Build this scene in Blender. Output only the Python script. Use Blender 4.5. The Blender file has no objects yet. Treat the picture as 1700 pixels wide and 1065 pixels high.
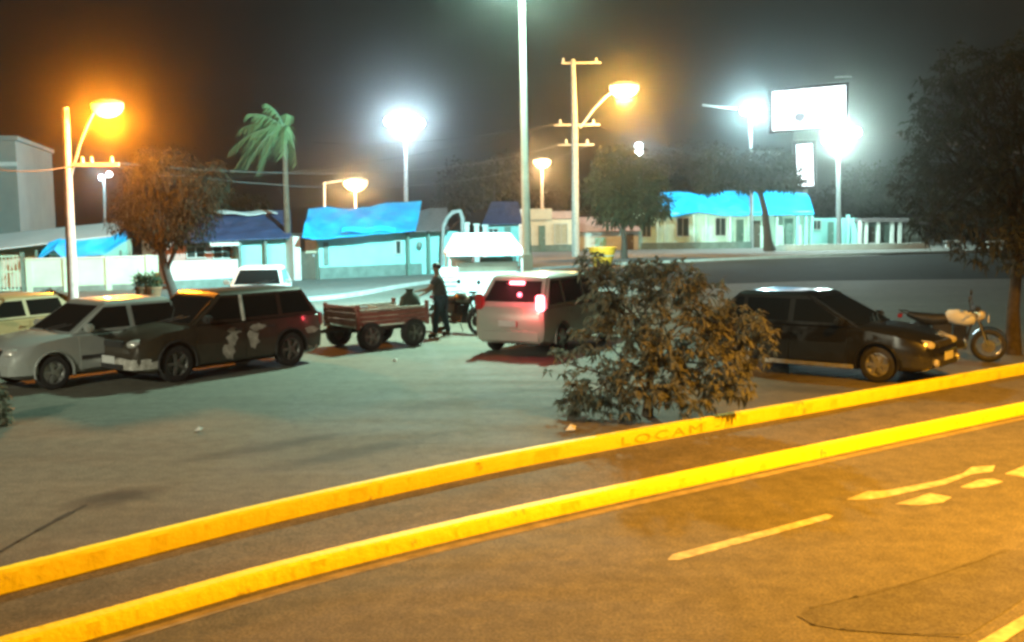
import bpy, bmesh, math, random
import numpy as np
from mathutils import Vector, Matrix
random.seed(7)
C = bpy.context.scene.collection
sc = bpy.context.scene
PI = math.pi

# ------------------------------------------------------------------ camera
CAMZ = 2.8
F = 1750.0
PITCH = math.atan((532.5 - 360) / F)
ROLL = math.radians(0.7)
fw = Vector((0, math.cos(PITCH), -math.sin(PITCH)))
rt0 = Vector((1, 0, 0))
up0 = Vector((0, math.sin(PITCH), math.cos(PITCH)))
rt = rt0 * math.cos(ROLL) - up0 * math.sin(ROLL)
up = up0 * math.cos(ROLL) + rt0 * math.sin(ROLL)
CAM = Vector((0, 0, CAMZ))
cd = bpy.data.cameras.new('camera')
cam = bpy.data.objects.new('camera', cd)
C.objects.link(cam)
M = Matrix((rt, up, -fw)).transposed().to_4x4()
M.translation = CAM
cam.matrix_world = M
cd.sensor_width = 36
cd.lens = 36 * F / 1700
cd.clip_start = 0.1
cd.clip_end = 2000
sc.camera = cam

# ------------------------------------------------------------------ render + night sky
sc.render.engine = 'CYCLES'
cy = sc.cycles
cy.use_denoising = True
cy.max_bounces = 6
cy.diffuse_bounces = 2
cy.glossy_bounces = 3
cy.transmission_bounces = 3
cy.volume_bounces = 0
cy.transparent_max_bounces = 6
cy.caustics_reflective = False
cy.caustics_refractive = False
cy.sample_clamp_indirect = 4
cy.filter_width = 3.0
sc.view_settings.view_transform = 'Standard'
sc.view_settings.look = 'None'
sc.view_settings.exposure = 0
sc.view_settings.gamma = 1

w = bpy.data.worlds.new('World')
sc.world = w
w.use_nodes = True
nt = w.node_tree
bg = nt.nodes['Background']
tc = nt.nodes.new('ShaderNodeTexCoord')
ns = nt.nodes.new('ShaderNodeTexNoise')
ns.inputs['Scale'].default_value = 2.2
ns.inputs['Detail'].default_value = 3
rp = nt.nodes.new('ShaderNodeValToRGB')
rp.color_ramp.elements[0].position = .3
rp.color_ramp.elements[1].position = .7
rp.color_ramp.elements[0].color = (.030, .036, .031, 1)
rp.color_ramp.elements[1].color = (.042, .043, .033, 1)
nt.links.new(tc.outputs['Generated'], ns.inputs['Vector'])
nt.links.new(ns.outputs['Fac'], rp.inputs['Fac'])
nt.links.new(rp.outputs['Color'], bg.inputs['Color'])
bg.inputs['Strength'].default_value = 0.26

# light colours and powers (watts) of the lamps of this place
SODIUM = (1, .41, .025)
SODIUM_PALE = (1, .50, .10)
MERCURY = (.58, 1, .76)
MERCURY_BLUE = (.42, .95, 1)
COOL = (.62, .86, 1)
P_ROAD = 18500
P_NEAR_FILL = 8500  # added fill lamp, out of view at the left
P_MAST = 17500
P_LEFT = 6500
P_MID = 8000
P_FLOOD = 11000
HAZE = .0010

# ------------------------------------------------------------------ pixel -> place
def ray(px, py):
    return fw + rt * ((px - 850) / F) + up * ((532.5 - py) / F)
def G(px, py, z=0.0):
    d = ray(px, py)
    t = (z - CAMZ) / d.z
    return CAM + d * t
def at(px, py, Y):
    d = ray(px, py)
    return CAM + d * (Y / d.y)

# ------------------------------------------------------------------ materials
MATS = {}
def mat(name, col, rough=.7, metal=0, var=.18, scale=3.0, bump=0.0, bscale=40, emit=None, es=1.0, coat=0, col2=None, spec=.5, trans=0, stretch=None):
    m = bpy.data.materials.new(name)
    m.use_nodes = True
    n = m.node_tree.nodes
    l = m.node_tree.links
    b = n['Principled BSDF']
    b.inputs['Roughness'].default_value = rough
    b.inputs['Metallic'].default_value = metal
    b.inputs['Specular IOR Level'].default_value = spec
    if coat:
        b.inputs['Coat Weight'].default_value = coat
        b.inputs['Coat Roughness'].default_value = .08
    t = n.new('ShaderNodeTexCoord')
    src = t.outputs['Object']
    if stretch:
        mp = n.new('ShaderNodeMapping')
        mp.inputs['Scale'].default_value = stretch
        l.new(src, mp.inputs['Vector'])
        src = mp.outputs['Vector']
    if var or col2:
        ns = n.new('ShaderNodeTexNoise')
        ns.inputs['Scale'].default_value = scale
        ns.inputs['Detail'].default_value = 6
        ns.inputs['Roughness'].default_value = .65
        l.new(src, ns.inputs['Vector'])
        r = n.new('ShaderNodeValToRGB')
        c2 = col2 or tuple(min(1, c * (1 + var)) for c in col)
        c1 = col if col2 else tuple(c * (1 - var) for c in col)
        r.color_ramp.elements[0].position = .32
        r.color_ramp.elements[1].position = .68
        r.color_ramp.elements[0].color = (*c1, 1)
        r.color_ramp.elements[1].color = (*c2, 1)
        l.new(ns.outputs['Fac'], r.inputs['Fac'])
        l.new(r.outputs['Color'], b.inputs['Base Color'])
    else:
        b.inputs['Base Color'].default_value = (*col, 1)
    if bump:
        nb = n.new('ShaderNodeTexNoise')
        nb.inputs['Scale'].default_value = bscale
        nb.inputs['Detail'].default_value = 5
        l.new(src, nb.inputs['Vector'])
        bp = n.new('ShaderNodeBump')
        bp.inputs['Strength'].default_value = bump
        bp.inputs['Distance'].default_value = .02
        l.new(nb.outputs['Fac'], bp.inputs['Height'])
        l.new(bp.outputs['Normal'], b.inputs['Normal'])
    if emit:
        b.inputs['Emission Color'].default_value = (*emit, 1)
        b.inputs['Emission Strength'].default_value = es
    if trans:
        tr = n.new('ShaderNodeBsdfTranslucent')
        if var or col2:
            l.new(r.outputs['Color'], tr.inputs['Color'])
        mx = n.new('ShaderNodeMixShader')
        mx.inputs['Fac'].default_value = trans
        l.new(b.outputs[0], mx.inputs[1])
        l.new(tr.outputs[0], mx.inputs[2])
        l.new(mx.outputs[0], n['Material Output'].inputs['Surface'])
    MATS[name] = m
    return m

def surface_mat(name, base, dark, light, rough=.85, bump=.35, cracks=.3, streak=(1, 1, 1), stains=()):
    """worn ground: broad patches, streaks of wear, fine grain and a few cracks"""
    m = bpy.data.materials.new(name)
    m.use_nodes = True
    n = m.node_tree.nodes
    l = m.node_tree.links
    b = n['Principled BSDF']
    b.inputs['Specular IOR Level'].default_value = .5 if rough < .95 else .05
    t = n.new('ShaderNodeTexCoord')
    mp = n.new('ShaderNodeMapping')
    mp.inputs['Scale'].default_value = streak
    mp.inputs['Rotation'].default_value = (0, 0, math.radians(-38))
    l.new(t.outputs['Object'], mp.inputs['Vector'])
    def noise(scale, det, src):
        x = n.new('ShaderNodeTexNoise')
        x.inputs['Scale'].default_value = scale
        x.inputs['Detail'].default_value = det
        x.inputs['Roughness'].default_value = .62
        l.new(src, x.inputs['Vector'])
        return x.outputs['Fac']
    def ramp(f, a, c0, bb, c1):
        r = n.new('ShaderNodeValToRGB')
        r.color_ramp.elements[0].position = a
        r.color_ramp.elements[1].position = bb
        r.color_ramp.elements[0].color = (*c0, 1)
        r.color_ramp.elements[1].color = (*c1, 1)
        l.new(f, r.inputs['Fac'])
        return r.outputs['Color']
    def mixc(f, a, bcol, mode='MIX'):
        x = n.new('ShaderNodeMix')
        x.data_type = 'RGBA'
        x.blend_type = mode
        if isinstance(f, float):
            x.inputs[0].default_value = f
        else:
            l.new(f, x.inputs[0])
        l.new(a, x.inputs[6])
        l.new(bcol, x.inputs[7])
        return x.outputs[2]
    c = ramp(noise(.35, 5, mp.outputs[0]), .3, dark, .62, base)
    c2 = ramp(noise(1.6, 6, mp.outputs[0]), .35, base, .75, light)
    c = mixc(.5, c, c2)
    g = ramp(noise(45, 4, t.outputs['Object']), .34, (.5, .5, .5), .66, (1.35, 1.35, 1.35))
    c = mixc(1.0, c, g, 'MULTIPLY')
    c = mixc(1.0, c, ramp(noise(5, 7, t.outputs['Object']), .33, (.74, .74, .74), .66, (1.15, 1.15, 1.15)), 'MULTIPLY')
    if cracks:
        v = n.new('ShaderNodeTexVoronoi')
        v.feature = 'DISTANCE_TO_EDGE'
        v.inputs['Scale'].default_value = .33
        nw = n.new('ShaderNodeTexNoise')
        nw.inputs['Scale'].default_value = 1.3
        nw.inputs['Detail'].default_value = 4
        l.new(t.outputs['Object'], nw.inputs['Vector'])
        va = n.new('ShaderNodeVectorMath')
        va.operation = 'ADD'
        l.new(t.outputs['Object'], va.inputs[0])
        l.new(nw.outputs['Color'], va.inputs[1])
        l.new(va.outputs[0], v.inputs['Vector'])
        cr = ramp(v.outputs['Distance'], .0, (.45, .45, .45), .012, (1, 1, 1))
        c = mixc(float(cracks), c, cr, 'MULTIPLY')
    for sx, sy, ra, rb_, an, dk in stains:      # oil and damp stains that lie on the ground, ragged at their edge
        mpp = n.new('ShaderNodeMapping')
        mpp.vector_type = 'TEXTURE'
        mpp.inputs['Location'].default_value = (sx, sy, 0)
        mpp.inputs['Rotation'].default_value = (0, 0, an)
        mpp.inputs['Scale'].default_value = (ra, rb_, 1)
        l.new(t.outputs['Object'], mpp.inputs['Vector'])
        ln_ = n.new('ShaderNodeVectorMath')
        ln_.operation = 'LENGTH'
        l.new(mpp.outputs[0], ln_.inputs[0])
        ad = n.new('ShaderNodeMath')
        ad.operation = 'MULTIPLY_ADD'
        l.new(noise(2.6, 5, t.outputs['Object']), ad.inputs[0])
        ad.inputs[1].default_value = 1.5
        l.new(ln_.outputs['Value'], ad.inputs[2])
        sc3 = n.new('ShaderNodeMath')
        sc3.operation = 'MULTIPLY'
        sc3.inputs[1].default_value = .333
        l.new(ad.outputs[0], sc3.inputs[0])
        c = mixc(1.0, c, ramp(sc3.outputs[0], .35, (dk, dk, dk), .60, (1, 1, 1)), 'MULTIPLY')
    l.new(c, b.inputs['Base Color'])
    b.inputs['Roughness'].default_value = rough
    rr = n.new('ShaderNodeMapRange')
    rr.inputs[3].default_value = rough - .2
    rr.inputs[4].default_value = min(1, rough + .1)
    l.new(noise(1.1, 4, mp.outputs[0]), rr.inputs[0])
    l.new(rr.outputs[0], b.inputs['Roughness'])
    bp = n.new('ShaderNodeBump')
    bp.inputs['Strength'].default_value = bump
    bp.inputs['Distance'].default_value = .02
    l.new(noise(70, 4, t.outputs['Object']), bp.inputs['Height'])
    l.new(bp.outputs['Normal'], b.inputs['Normal'])
    return m

def stain(px0, py0, px1, py1, wd, dk):
    a, c = G(px0, py0), G(px1, py1)
    return ((a.x + c.x) / 2, (a.y + c.y) / 2, (c - a).length / 2 * 1.3, wd, math.atan2(c.y - a.y, c.x - a.x), dk)
m_lot = surface_mat('worn_lot', (.118, .108, .080), (.066, .060, .044), (.175, .162, .125), streak=(.35, 1.4, 1), cracks=.35, stains=[
    stain(120, 842, 268, 808, .34, .22), stain(290, 768, 600, 715, .30, .45), stain(430, 782, 720, 724, .32, .45), stain(620, 690, 900, 640, .35, .7),
    stain(60, 720, 330, 690, .5, .75), stain(840, 600, 960, 585, .6, .6), stain(1250, 640, 1480, 655, .5, .6)])
m_road = surface_mat('road_asphalt', (.122, .116, .102), (.080, .076, .068), (.160, .152, .136), rough=.85, cracks=0, streak=(.3, 1.6, 1))
m_walk = surface_mat('footpath_cement', (.128, .114, .092), (.086, .078, .064), (.16, .146, .122))
m_earth = surface_mat('bare_earth', (.10, .085, .06), (.06, .05, .035), (.14, .12, .09), cracks=0)
m_pave = surface_mat('pavement_cement', (.16, .15, .13), (.09, .085, .07), (.23, .215, .19))
m_yellow = mat('kerb_yellow', (.86, .76, .016), .6, var=0, col2=(.92, .85, .03), scale=6, bump=.6, bscale=14)
_n = m_yellow.node_tree.nodes
_l = m_yellow.node_tree.links
_r = [x for x in _n if x.type == 'VALTORGB'][0]
_t = [x for x in _n if x.type == 'TEX_COORD'][0]
_w = _n.new('ShaderNodeTexNoise')           # scuffs where the paint has gone
_w.inputs['Scale'].default_value = 2.3
_w.inputs['Detail'].default_value = 9
_w.inputs['Roughness'].default_value = .75
_l.new(_t.outputs['Object'], _w.inputs['Vector'])
_k = _n.new('ShaderNodeValToRGB')
_k.color_ramp.elements[0].position = .30
_k.color_ramp.elements[1].position = .40
_l.new(_w.outputs['Fac'], _k.inputs['Fac'])
_m = _n.new('ShaderNodeMix')
_m.data_type = 'RGBA'
_m.inputs[6].default_value = (.22, .18, .10, 1)
_l.new(_k.outputs['Color'], _m.inputs[0])
_l.new(_r.outputs['Color'], _m.inputs[7])
_l.new(_m.outputs[2], _n['Principled BSDF'].inputs['Base Color'])
m_gutter = mat('gutter_cement', (.24, .21, .16), .85, var=.3, scale=5)
m_marking = mat('worn_road_paint', (.40, .38, .33), .7, var=.45, scale=9)
m_patch = surface_mat('asphalt_patch', (.092, .088, .078), (.070, .067, .060), (.115, .11, .098), cracks=0)
m_tar = mat('tar', (.085, .08, .07), .8, var=.4, scale=8)
m_redpaint = mat('red_lettering', (.70, .36, .02), .7, var=0, col2=(.86, .72, .02), scale=22)
m_conc = mat('concrete_pole', (.42, .41, .38), .8, var=.25, scale=5, bump=.2)
m_galv = mat('galvanised_steel', (.5, .52, .5), .45, .6, var=.15, scale=8)
m_mast = mat('white_painted_pole', (.70, .76, .72), .6, var=.12, scale=4)
m_polegrey = mat('grey_painted_pole', (.26, .27, .26), .7, var=.2, scale=6)
m_dkmetal = mat('dark_metal', (.05, .05, .05), .45, .5, var=.3, scale=12)
m_bark = mat('bark', (.10, .075, .05), .9, var=.4, scale=9, bump=.8, bscale=22, stretch=(3, 3, .6))
m_bark_dk = mat('dark_bark', (.05, .04, .03), .9, var=.4, scale=9, bump=.8, bscale=22)
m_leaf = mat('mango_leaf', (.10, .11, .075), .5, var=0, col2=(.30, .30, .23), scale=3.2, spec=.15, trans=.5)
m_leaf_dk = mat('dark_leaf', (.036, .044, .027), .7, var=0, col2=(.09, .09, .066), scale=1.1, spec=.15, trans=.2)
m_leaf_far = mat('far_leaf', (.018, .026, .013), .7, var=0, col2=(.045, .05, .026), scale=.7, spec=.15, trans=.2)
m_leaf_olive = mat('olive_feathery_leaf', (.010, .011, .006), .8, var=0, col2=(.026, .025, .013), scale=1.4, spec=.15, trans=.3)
m_palm = mat('palm_leaf', (.10, .17, .07), .45, var=0, col2=(.20, .31, .14), scale=1.3, trans=.3)
m_hedge = mat('hedge_leaf', (.03, .05, .018), .6, var=0, col2=(.07, .09, .03), scale=2, trans=.2)
m_tyre = mat('tyre_rubber', (.025, .025, .025), .8, var=.3, scale=14)
m_rim = mat('alloy_rim', (.55, .55, .53), .35, .8, var=.1, scale=20)
m_steelrim = mat('painted_steel_rim', (.16, .16, .15), .5, .5, var=.25, scale=20)
m_glass = mat('tinted_glass', (.010, .012, .012), .06, 0, var=0, spec=.6)
m_lens = mat('headlamp_lens', (.75, .73, .68), .12, .5, var=.1, scale=30)
m_plate = mat('number_plate', (.62, .62, .60), .45, var=.15, scale=25)
m_chrome = mat('chrome', (.75, .75, .73), .15, 1, var=0)
m_plast = mat('black_plastic', (.03, .03, .03), .55, var=.25, scale=10)
m_silver = mat('silver_paint', (.44, .46, .44), .32, .35, var=.06, scale=2, coat=.6)
m_white = mat('white_car_paint', (.74, .74, .72), .35, 0, var=.06, scale=2, coat=.5)
m_brown = mat('dark_brown_paint', (.045, .036, .025), .38, .2, var=.3, scale=3, coat=.5)
m_black = mat('black_car_paint', (.016, .016, .013), .28, .2, var=.2, scale=3, coat=.7)
m_beige = mat('beige_car_paint', (.48, .46, .41), .35, .15, var=.06, scale=2, coat=.5)
m_sand = mat('sand_car_paint', (.55, .36, .18), .4, 0, var=.1, scale=2, coat=.4)
m_pale = mat('pale_patch', (.26, .24, .20), .6, var=0, col2=(.68, .65, .60), scale=7)
m_red_lit = mat('lit_red_lens', (.6, .03, .03), .3, var=0, emit=(1, .16, .20), es=12)
m_red_dim = mat('red_lens', (.35, .02, .02), .2, var=.1, scale=20)
m_redwood = mat('faded_red_boards', (.30, .11, .085), .75, var=.35, scale=6, bump=.3, stretch=(1, 1, 6))
m_planks = mat('weathered_planks', (.40, .37, .32), .85, var=.3, scale=5, stretch=(1, 8, 1))
m_sack = mat('dark_green_sack', (.035, .05, .035), .9, var=.3, scale=9, bump=.5, bscale=18)
m_whitewall = mat('limewashed_wall', (.66, .68, .64), .9, var=.14, scale=1.1, bump=.15, bscale=20)
m_palewall = mat('pale_green_wall', (.44, .64, .48), .9, var=.14, scale=1.0, bump=.15, bscale=20)
m_mintwall = mat('mint_wall', (.60, .80, .68), .9, var=.14, scale=1.0, bump=.15, bscale=20)
m_cyanwall = mat('pale_blue_wall', (.31, .66, .62), .9, var=.10, scale=.9, bump=.15, bscale=20)
m_creamwall = mat('cream_wall', (.66, .60, .46), .9, var=.12, scale=1.2, bump=.15, bscale=20)
m_pinkwall = mat('pink_wall', (.52, .34, .30), .9, var=.16, scale=1.3)
m_greywall = mat('grey_render', (.27, .29, .26), .92, var=.12, scale=.5, bump=.15)
m_plinth = mat('plinth_paint', (.16, .22, .19), .85, var=.25, scale=3)
m_door = mat('door_paint', (.10, .08, .055), .6, var=.25, scale=5)
m_greendoor = mat('green_door', (.12, .21, .17), .6, var=.2, scale=5)
m_panel = mat('notice_panel', (.42, .38, .27), .7, var=.2, scale=6)
m_window = mat('dark_window', (.035, .05, .045), .15, var=.2, scale=6)
m_frame = mat('window_frame', (.5, .52, .48), .6, var=.1, scale=8)
m_tarp = mat('blue_tarpaulin', (.003, .30, .80), .5, var=0, col2=(.014, .56, .94), scale=1.0, bump=.5, bscale=3)
m_tarp_dk = mat('dark_blue_sheet', (.035, .06, .14), .6, var=.3, scale=2, bump=.4, bscale=5)
m_tile = mat('grey_roof_tiles', (.12, .10, .10), .85, var=.35, scale=6, bump=.5, bscale=16)
m_pinkroof = mat('pink_roof_tiles', (.42, .24, .19), .85, var=.25, scale=6, bump=.5, bscale=16)
m_whiteroof = mat('white_sheet_roof', (.60, .64, .62), .6, var=.1, scale=2, stretch=(1, 8, 1))
m_skin = mat('skin', (.24, .13, .08), .6, var=.1, scale=20)
m_shirt = mat('dark_grey_shirt', (.045, .045, .043), .9, var=.2, scale=14)
m_jeans = mat('dark_blue_jeans', (.02, .045, .065), .9, var=.25, scale=18)
m_hair = mat('black_hair', (.012, .010, .009), .6, var=.2, scale=30)
m_shoe = mat('shoe', (.04, .035, .03), .6, var=.2, scale=20)
m_tub = mat('yellow_plastic', (.78, .38, .03), .5, var=.12, scale=4)
m_clay = mat('clay_pot', (.30, .13, .06), .85, var=.2, scale=9)
m_seat = mat('seat_vinyl', (.018, .018, .016), .5, var=.2, scale=12)
m_canvas = mat('white_canvas', (.78, .78, .76), .85, var=.06, scale=2, bump=.3, bscale=6)
m_wire = mat('wire', (.06, .06, .055), .6, var=0)
m_paper = mat('litter_paper', (.7, .68, .62), .8, var=.1, scale=20)

# ------------------------------------------------------------------ mesh helpers
class MB:
    def __init__(s):
        s.v = []
        s.f = []
    def add(s, vs, fs, T=None):
        o = len(s.v)
        s.v += [tuple(T @ Vector(p)) if T else tuple(p) for p in vs]
        s.f += [tuple(i + o for i in f) for f in fs]
        return s
    def box(s, c, d, T=None, rz=0, taper=1.0):
        x, y, z = d[0] / 2, d[1] / 2, d[2] / 2
        vs = [(-x, -y, -z), (x, -y, -z), (x, y, -z), (-x, y, -z)]
        vs += [(a * taper, b * taper, z) for a, b in ((-x, -y), (x, -y), (x, y), (-x, y))]
        R = Matrix.Translation(c) @ Matrix.Rotation(rz, 4, 'Z')
        if T:
            R = T @ R
        return s.add(vs, [(0, 3, 2, 1), (4, 5, 6, 7), (0, 1, 5, 4), (1, 2, 6, 5), (2, 3, 7, 6), (3, 0, 4, 7)], R)
    def span(s, x0, x1, y0, y1, z0, z1, T=None):
        return s.box(((x0 + x1) / 2, (y0 + y1) / 2, (z0 + z1) / 2), (abs(x1 - x0), abs(y1 - y0), abs(z1 - z0)), T)
    def tube(s, pts, rad, n=8, T=None, caps=True):
        pts = [Vector(p) for p in pts]
        if not hasattr(rad, '__len__'):
            rad = [rad] * len(pts)
        o = len(s.v)
        prev = None
        for i, p in enumerate(pts):
            d = (pts[min(i + 1, len(pts) - 1)] - pts[max(i - 1, 0)]).normalized()
            if prev is None:
                a = d.orthogonal().normalized()
            else:
                a = (prev - d * prev.dot(d)).normalized()
            prev = a
            b = d.cross(a)
            for k in range(n):
                q = p + (a * math.cos(2 * PI * k / n) + b * math.sin(2 * PI * k / n)) * rad[i]
                s.v.append(tuple(T @ q) if T else tuple(q))
        for i in range(len(pts) - 1):
            for k in range(n):
                k2 = (k + 1) % n
                s.f.append((o + i * n + k, o + i * n + k2, o + (i + 1) * n + k2, o + (i + 1) * n + k))
        if caps:
            s.f.append(tuple(o + k for k in reversed(range(n))))
            s.f.append(tuple(o + (len(pts) - 1) * n + k for k in range(n)))
        return s
    def lathe(s, prof, n=20, T=None):
        """profile (r, z) turned about local z"""
        o = len(s.v)
        for r, z in prof:
            for k in range(n):
                q = Vector((r * math.cos(2 * PI * k / n), r * math.sin(2 * PI * k / n), z))
                s.v.append(tuple(T @ q) if T else tuple(q))
        for i in range(len(prof) - 1):
            for k in range(n):
                k2 = (k + 1) % n
                s.f.append((o + i * n + k, o + i * n + k2, o + (i + 1) * n + k2, o + (i + 1) * n + k))
        return s
    def grid(s, fn, nu, nv, thick=0.0, T=None):
        """sheet fn(u,v)->point with a real thickness underneath"""
        o = len(s.v)
        P = [[Vector(fn(i / nu, j / nv)) for j in range(nv + 1)] for i in range(nu + 1)]
        vs = [P[i][j] for i in range(nu + 1) for j in range(nv + 1)]
        W = nv + 1
        fs = [(i * W + j, (i + 1) * W + j, (i + 1) * W + j + 1, i * W + j + 1) for i in range(nu) for j in range(nv)]
        if thick:
            N = len(vs)
            vs = vs + [p - Vector((0, 0, thick)) for p in vs]
            fs += [tuple(reversed([k + N for k in f])) for f in fs[:]]
            edge = [(i * W, (i + 1) * W) for i in range(nu)] + [((i + 1) * W + nv, i * W + nv) for i in range(nu)]
            edge += [(j + 1, j) for j in range(nv)] + [(nu * W + j, nu * W + j + 1) for j in range(nv)]
            fs += [(b, a, a + N, b + N) for a, b in edge]
        return s.add(vs, fs, T)
    def build(s, name, m, parent=None, smooth=None, bevel=0, label=None):
        me = bpy.data.meshes.new(name)
        me.from_pydata(s.v, [], s.f)
        me.update()
        if bevel:
            bm = bmesh.new()
            bm.from_mesh(me)
            bmesh.ops.bevel(bm, geom=[e for e in bm.edges if len(e.link_faces) == 2 and e.calc_face_angle(0) > .5], offset=bevel, segments=2, affect='EDGES', clamp_overlap=True)
            bm.to_mesh(me)
            bm.free()
        if smooth is not None:
            me.polygons.foreach_set('use_smooth', [True] * len(me.polygons))
            me.set_sharp_from_angle(angle=math.radians(smooth))
        me.materials.append(m)
        o = bpy.data.objects.new(name, me)
        C.objects.link(o)
        if parent:
            o.parent = parent
        if label:
            o['label'] = label
        return o

def thing(name, label, cat, loc=(0, 0, 0), rz=0, group=None):
    o = bpy.data.objects.new(name, None)
    o.empty_display_size = .3
    C.objects.link(o)
    o.location = loc
    o.rotation_euler = (0, 0, rz)
    return tag(o, label, cat, group)
def tag(o, label, cat, group=None):
    o['label'] = label
    o['category'] = cat
    if group:
        o['group'] = group
    return o
def structure(o, kind='structure'):
    o['kind'] = kind
    return o
def light(name, loc, power, col, radius=.12, parent=None, spot=None, aim=None, blend=.6):
    d = bpy.data.lights.new(name, 'SPOT' if spot else 'POINT')
    d.energy = power
    d.color = col
    d.shadow_soft_size = radius
    o = bpy.data.objects.new(name, d)
    C.objects.link(o)
    o.location = loc
    if spot:
        d.spot_size = spot
        d.spot_blend = blend
        v = Vector(aim) - Vector(loc)
        o.rotation_euler = v.to_track_quat('-Z', 'Y').to_euler()
    if parent:
        o.parent = parent
        o.matrix_parent_inverse = Matrix.Translation(-Vector(parent.location)) if parent.rotation_euler.z == 0 else (Matrix.Translation(parent.location) @ Matrix.Rotation(parent.rotation_euler.z, 4, 'Z')).inverted()
    return o

# ------------------------------------------------------------------ ground, road, kerbs
ZS, ZR = -.10, -.24          # footpath strip and carriageway lie below the lot
def spline(pts, n):
    """Catmull-Rom through plan points"""
    out = []
    P = [2 * pts[0] - pts[1]] + pts + [2 * pts[-1] - pts[-2]]
    for i in range(1, len(P) - 2):
        for k in range(n):
            t = k / n
            a, b, c, d = P[i - 1], P[i], P[i + 1], P[i + 2]
            h = (c - b).length          # tangents scaled to the span, so uneven spacing does not kink
            m0 = (c - a) / max(1e-6, (c - b).length + (b - a).length) * h
            m1 = (d - b) / max(1e-6, (d - c).length + (c - b).length) * h
            out.append(b * (2 * t ** 3 - 3 * t * t + 1) + m0 * (t ** 3 - 2 * t * t + t) + c * (3 * t * t - 2 * t ** 3) + m1 * (t ** 3 - t * t))
    out.append(pts[-1])
    return out
k1 = [G(0, 987, ZS), G(500, 857, ZS), G(900, 768, ZS), G(1400, 676, ZS), G(1700, 621, ZS)]
k2 = [G(136, 1065, ZR), G(500, 960, ZR), G(900, 862, ZR), G(1400, 752, ZR), G(1700, 688, ZR)]
def extend(k, a, b):
    d0 = (k[0] - k[1]).normalized()
    d1 = (k[-1] - k[-2]).normalized()
    return [k[0] + d0 * a, k[0] + d0 * 3] + k + [k[-1] + d1 * 4, k[-1] + d1 * 12, k[-1] + d1 * b]
kl1 = spline(extend(k1, 16, 40), 14)
kl2 = spline(extend(k2, 16, 40), 14)
def face_up(o):
    if o.data.polygons[0].normal.z < 0:
        o.data.flip_normals()
    return o
def ribbon(name, A, B, z, m):
    b = MB()
    n = min(len(A), len(B))
    b.add([(p.x, p.y, z) for p in A[:n]] + [(p.x, p.y, z) for p in B[:n]], [(i, i + 1, n + i + 1, n + i) for i in range(n - 1)])
    return structure(face_up(b.build(name, m)))
def offset(line, d):
    out = []
    for i, p in enumerate(line):
        t = (line[min(i + 1, len(line) - 1)] - line[max(i - 1, 0)])
        nn = Vector((-t.y, t.x, 0)).normalized()      # to the far side of the road
        out.append(p + nn * d)
    return out
b = MB()
b.add([(-260, -40, -.45), (260, -40, -.45), (260, 205, -.45), (-260, 205, -.45)], [(0, 1, 2, 3)])
structure(b.build('ground', m_earth))
# the lot: from the far edge of the upper kerb back under the houses
e1 = offset(kl1, .10)
b = MB()
n = len(e1)
b.add([(p.x, p.y, 0) for p in e1] + [(p.x - 75, p.y + 120, 0) for p in e1], [(i, i + 1, n + i + 1, n + i) for i in range(n - 1)])
structure(face_up(b.build('parking_lot', m_lot)))
ribbon('footpath', kl1, offset(kl2, .12), ZS, m_walk)
ribbon('road', kl2, [p + Vector((22, -30, 0)) for p in kl2], ZR, m_road)
def kerb(name, line, z0, h, wd, seed, label):
    r = random.Random(seed)
    b = MB()
    # chamfered profile swept along the line, its edge knocked about a little
    fine = []
    for i in range(len(line) - 1):
        for k in range(5):
            fine.append(line[i].lerp(line[i + 1], k / 5))
    fine.append(line[-1])
    offs = [offset(fine, d) for d in (0, .004, .025, wd - .02, wd)]
    hs = (-.03, h - .03, h, h, -.03)
    N = len(fine)
    vs = []
    for j in range(5):
        for i in range(N):
            p = offs[j][i]
            q = r.uniform(-.002, .002) if j in (1, 2) else 0
            vs.append((p.x + q, p.y - q, z0 + hs[j] + (r.uniform(-.002, .001) if j in (1, 2, 3) else 0)))
    fs = [(j * N + i, j * N + i + 1, (j + 1) * N + i + 1, (j + 1) * N + i) for j in range(4) for i in range(N - 1)]
    b.add(vs, fs)
    o = structure(b.build(name, m_yellow, smooth=35))
    o['label'] = label
    return o
kerb_far = kerb('kerb', kl1, ZS, .185, .13, 3, 'yellow painted kerb along the edge of the parking lot, red lettering on its face')
kerb_near = kerb('kerb', kl2, ZR, .15, .16, 5, 'yellow painted kerb beside the carriageway')
# concrete gutter strip at the foot of the near kerb
ribbon('gutter', offset(kl2, -.10), offset(kl2, -.22), ZR + .004, m_gutter)

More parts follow.
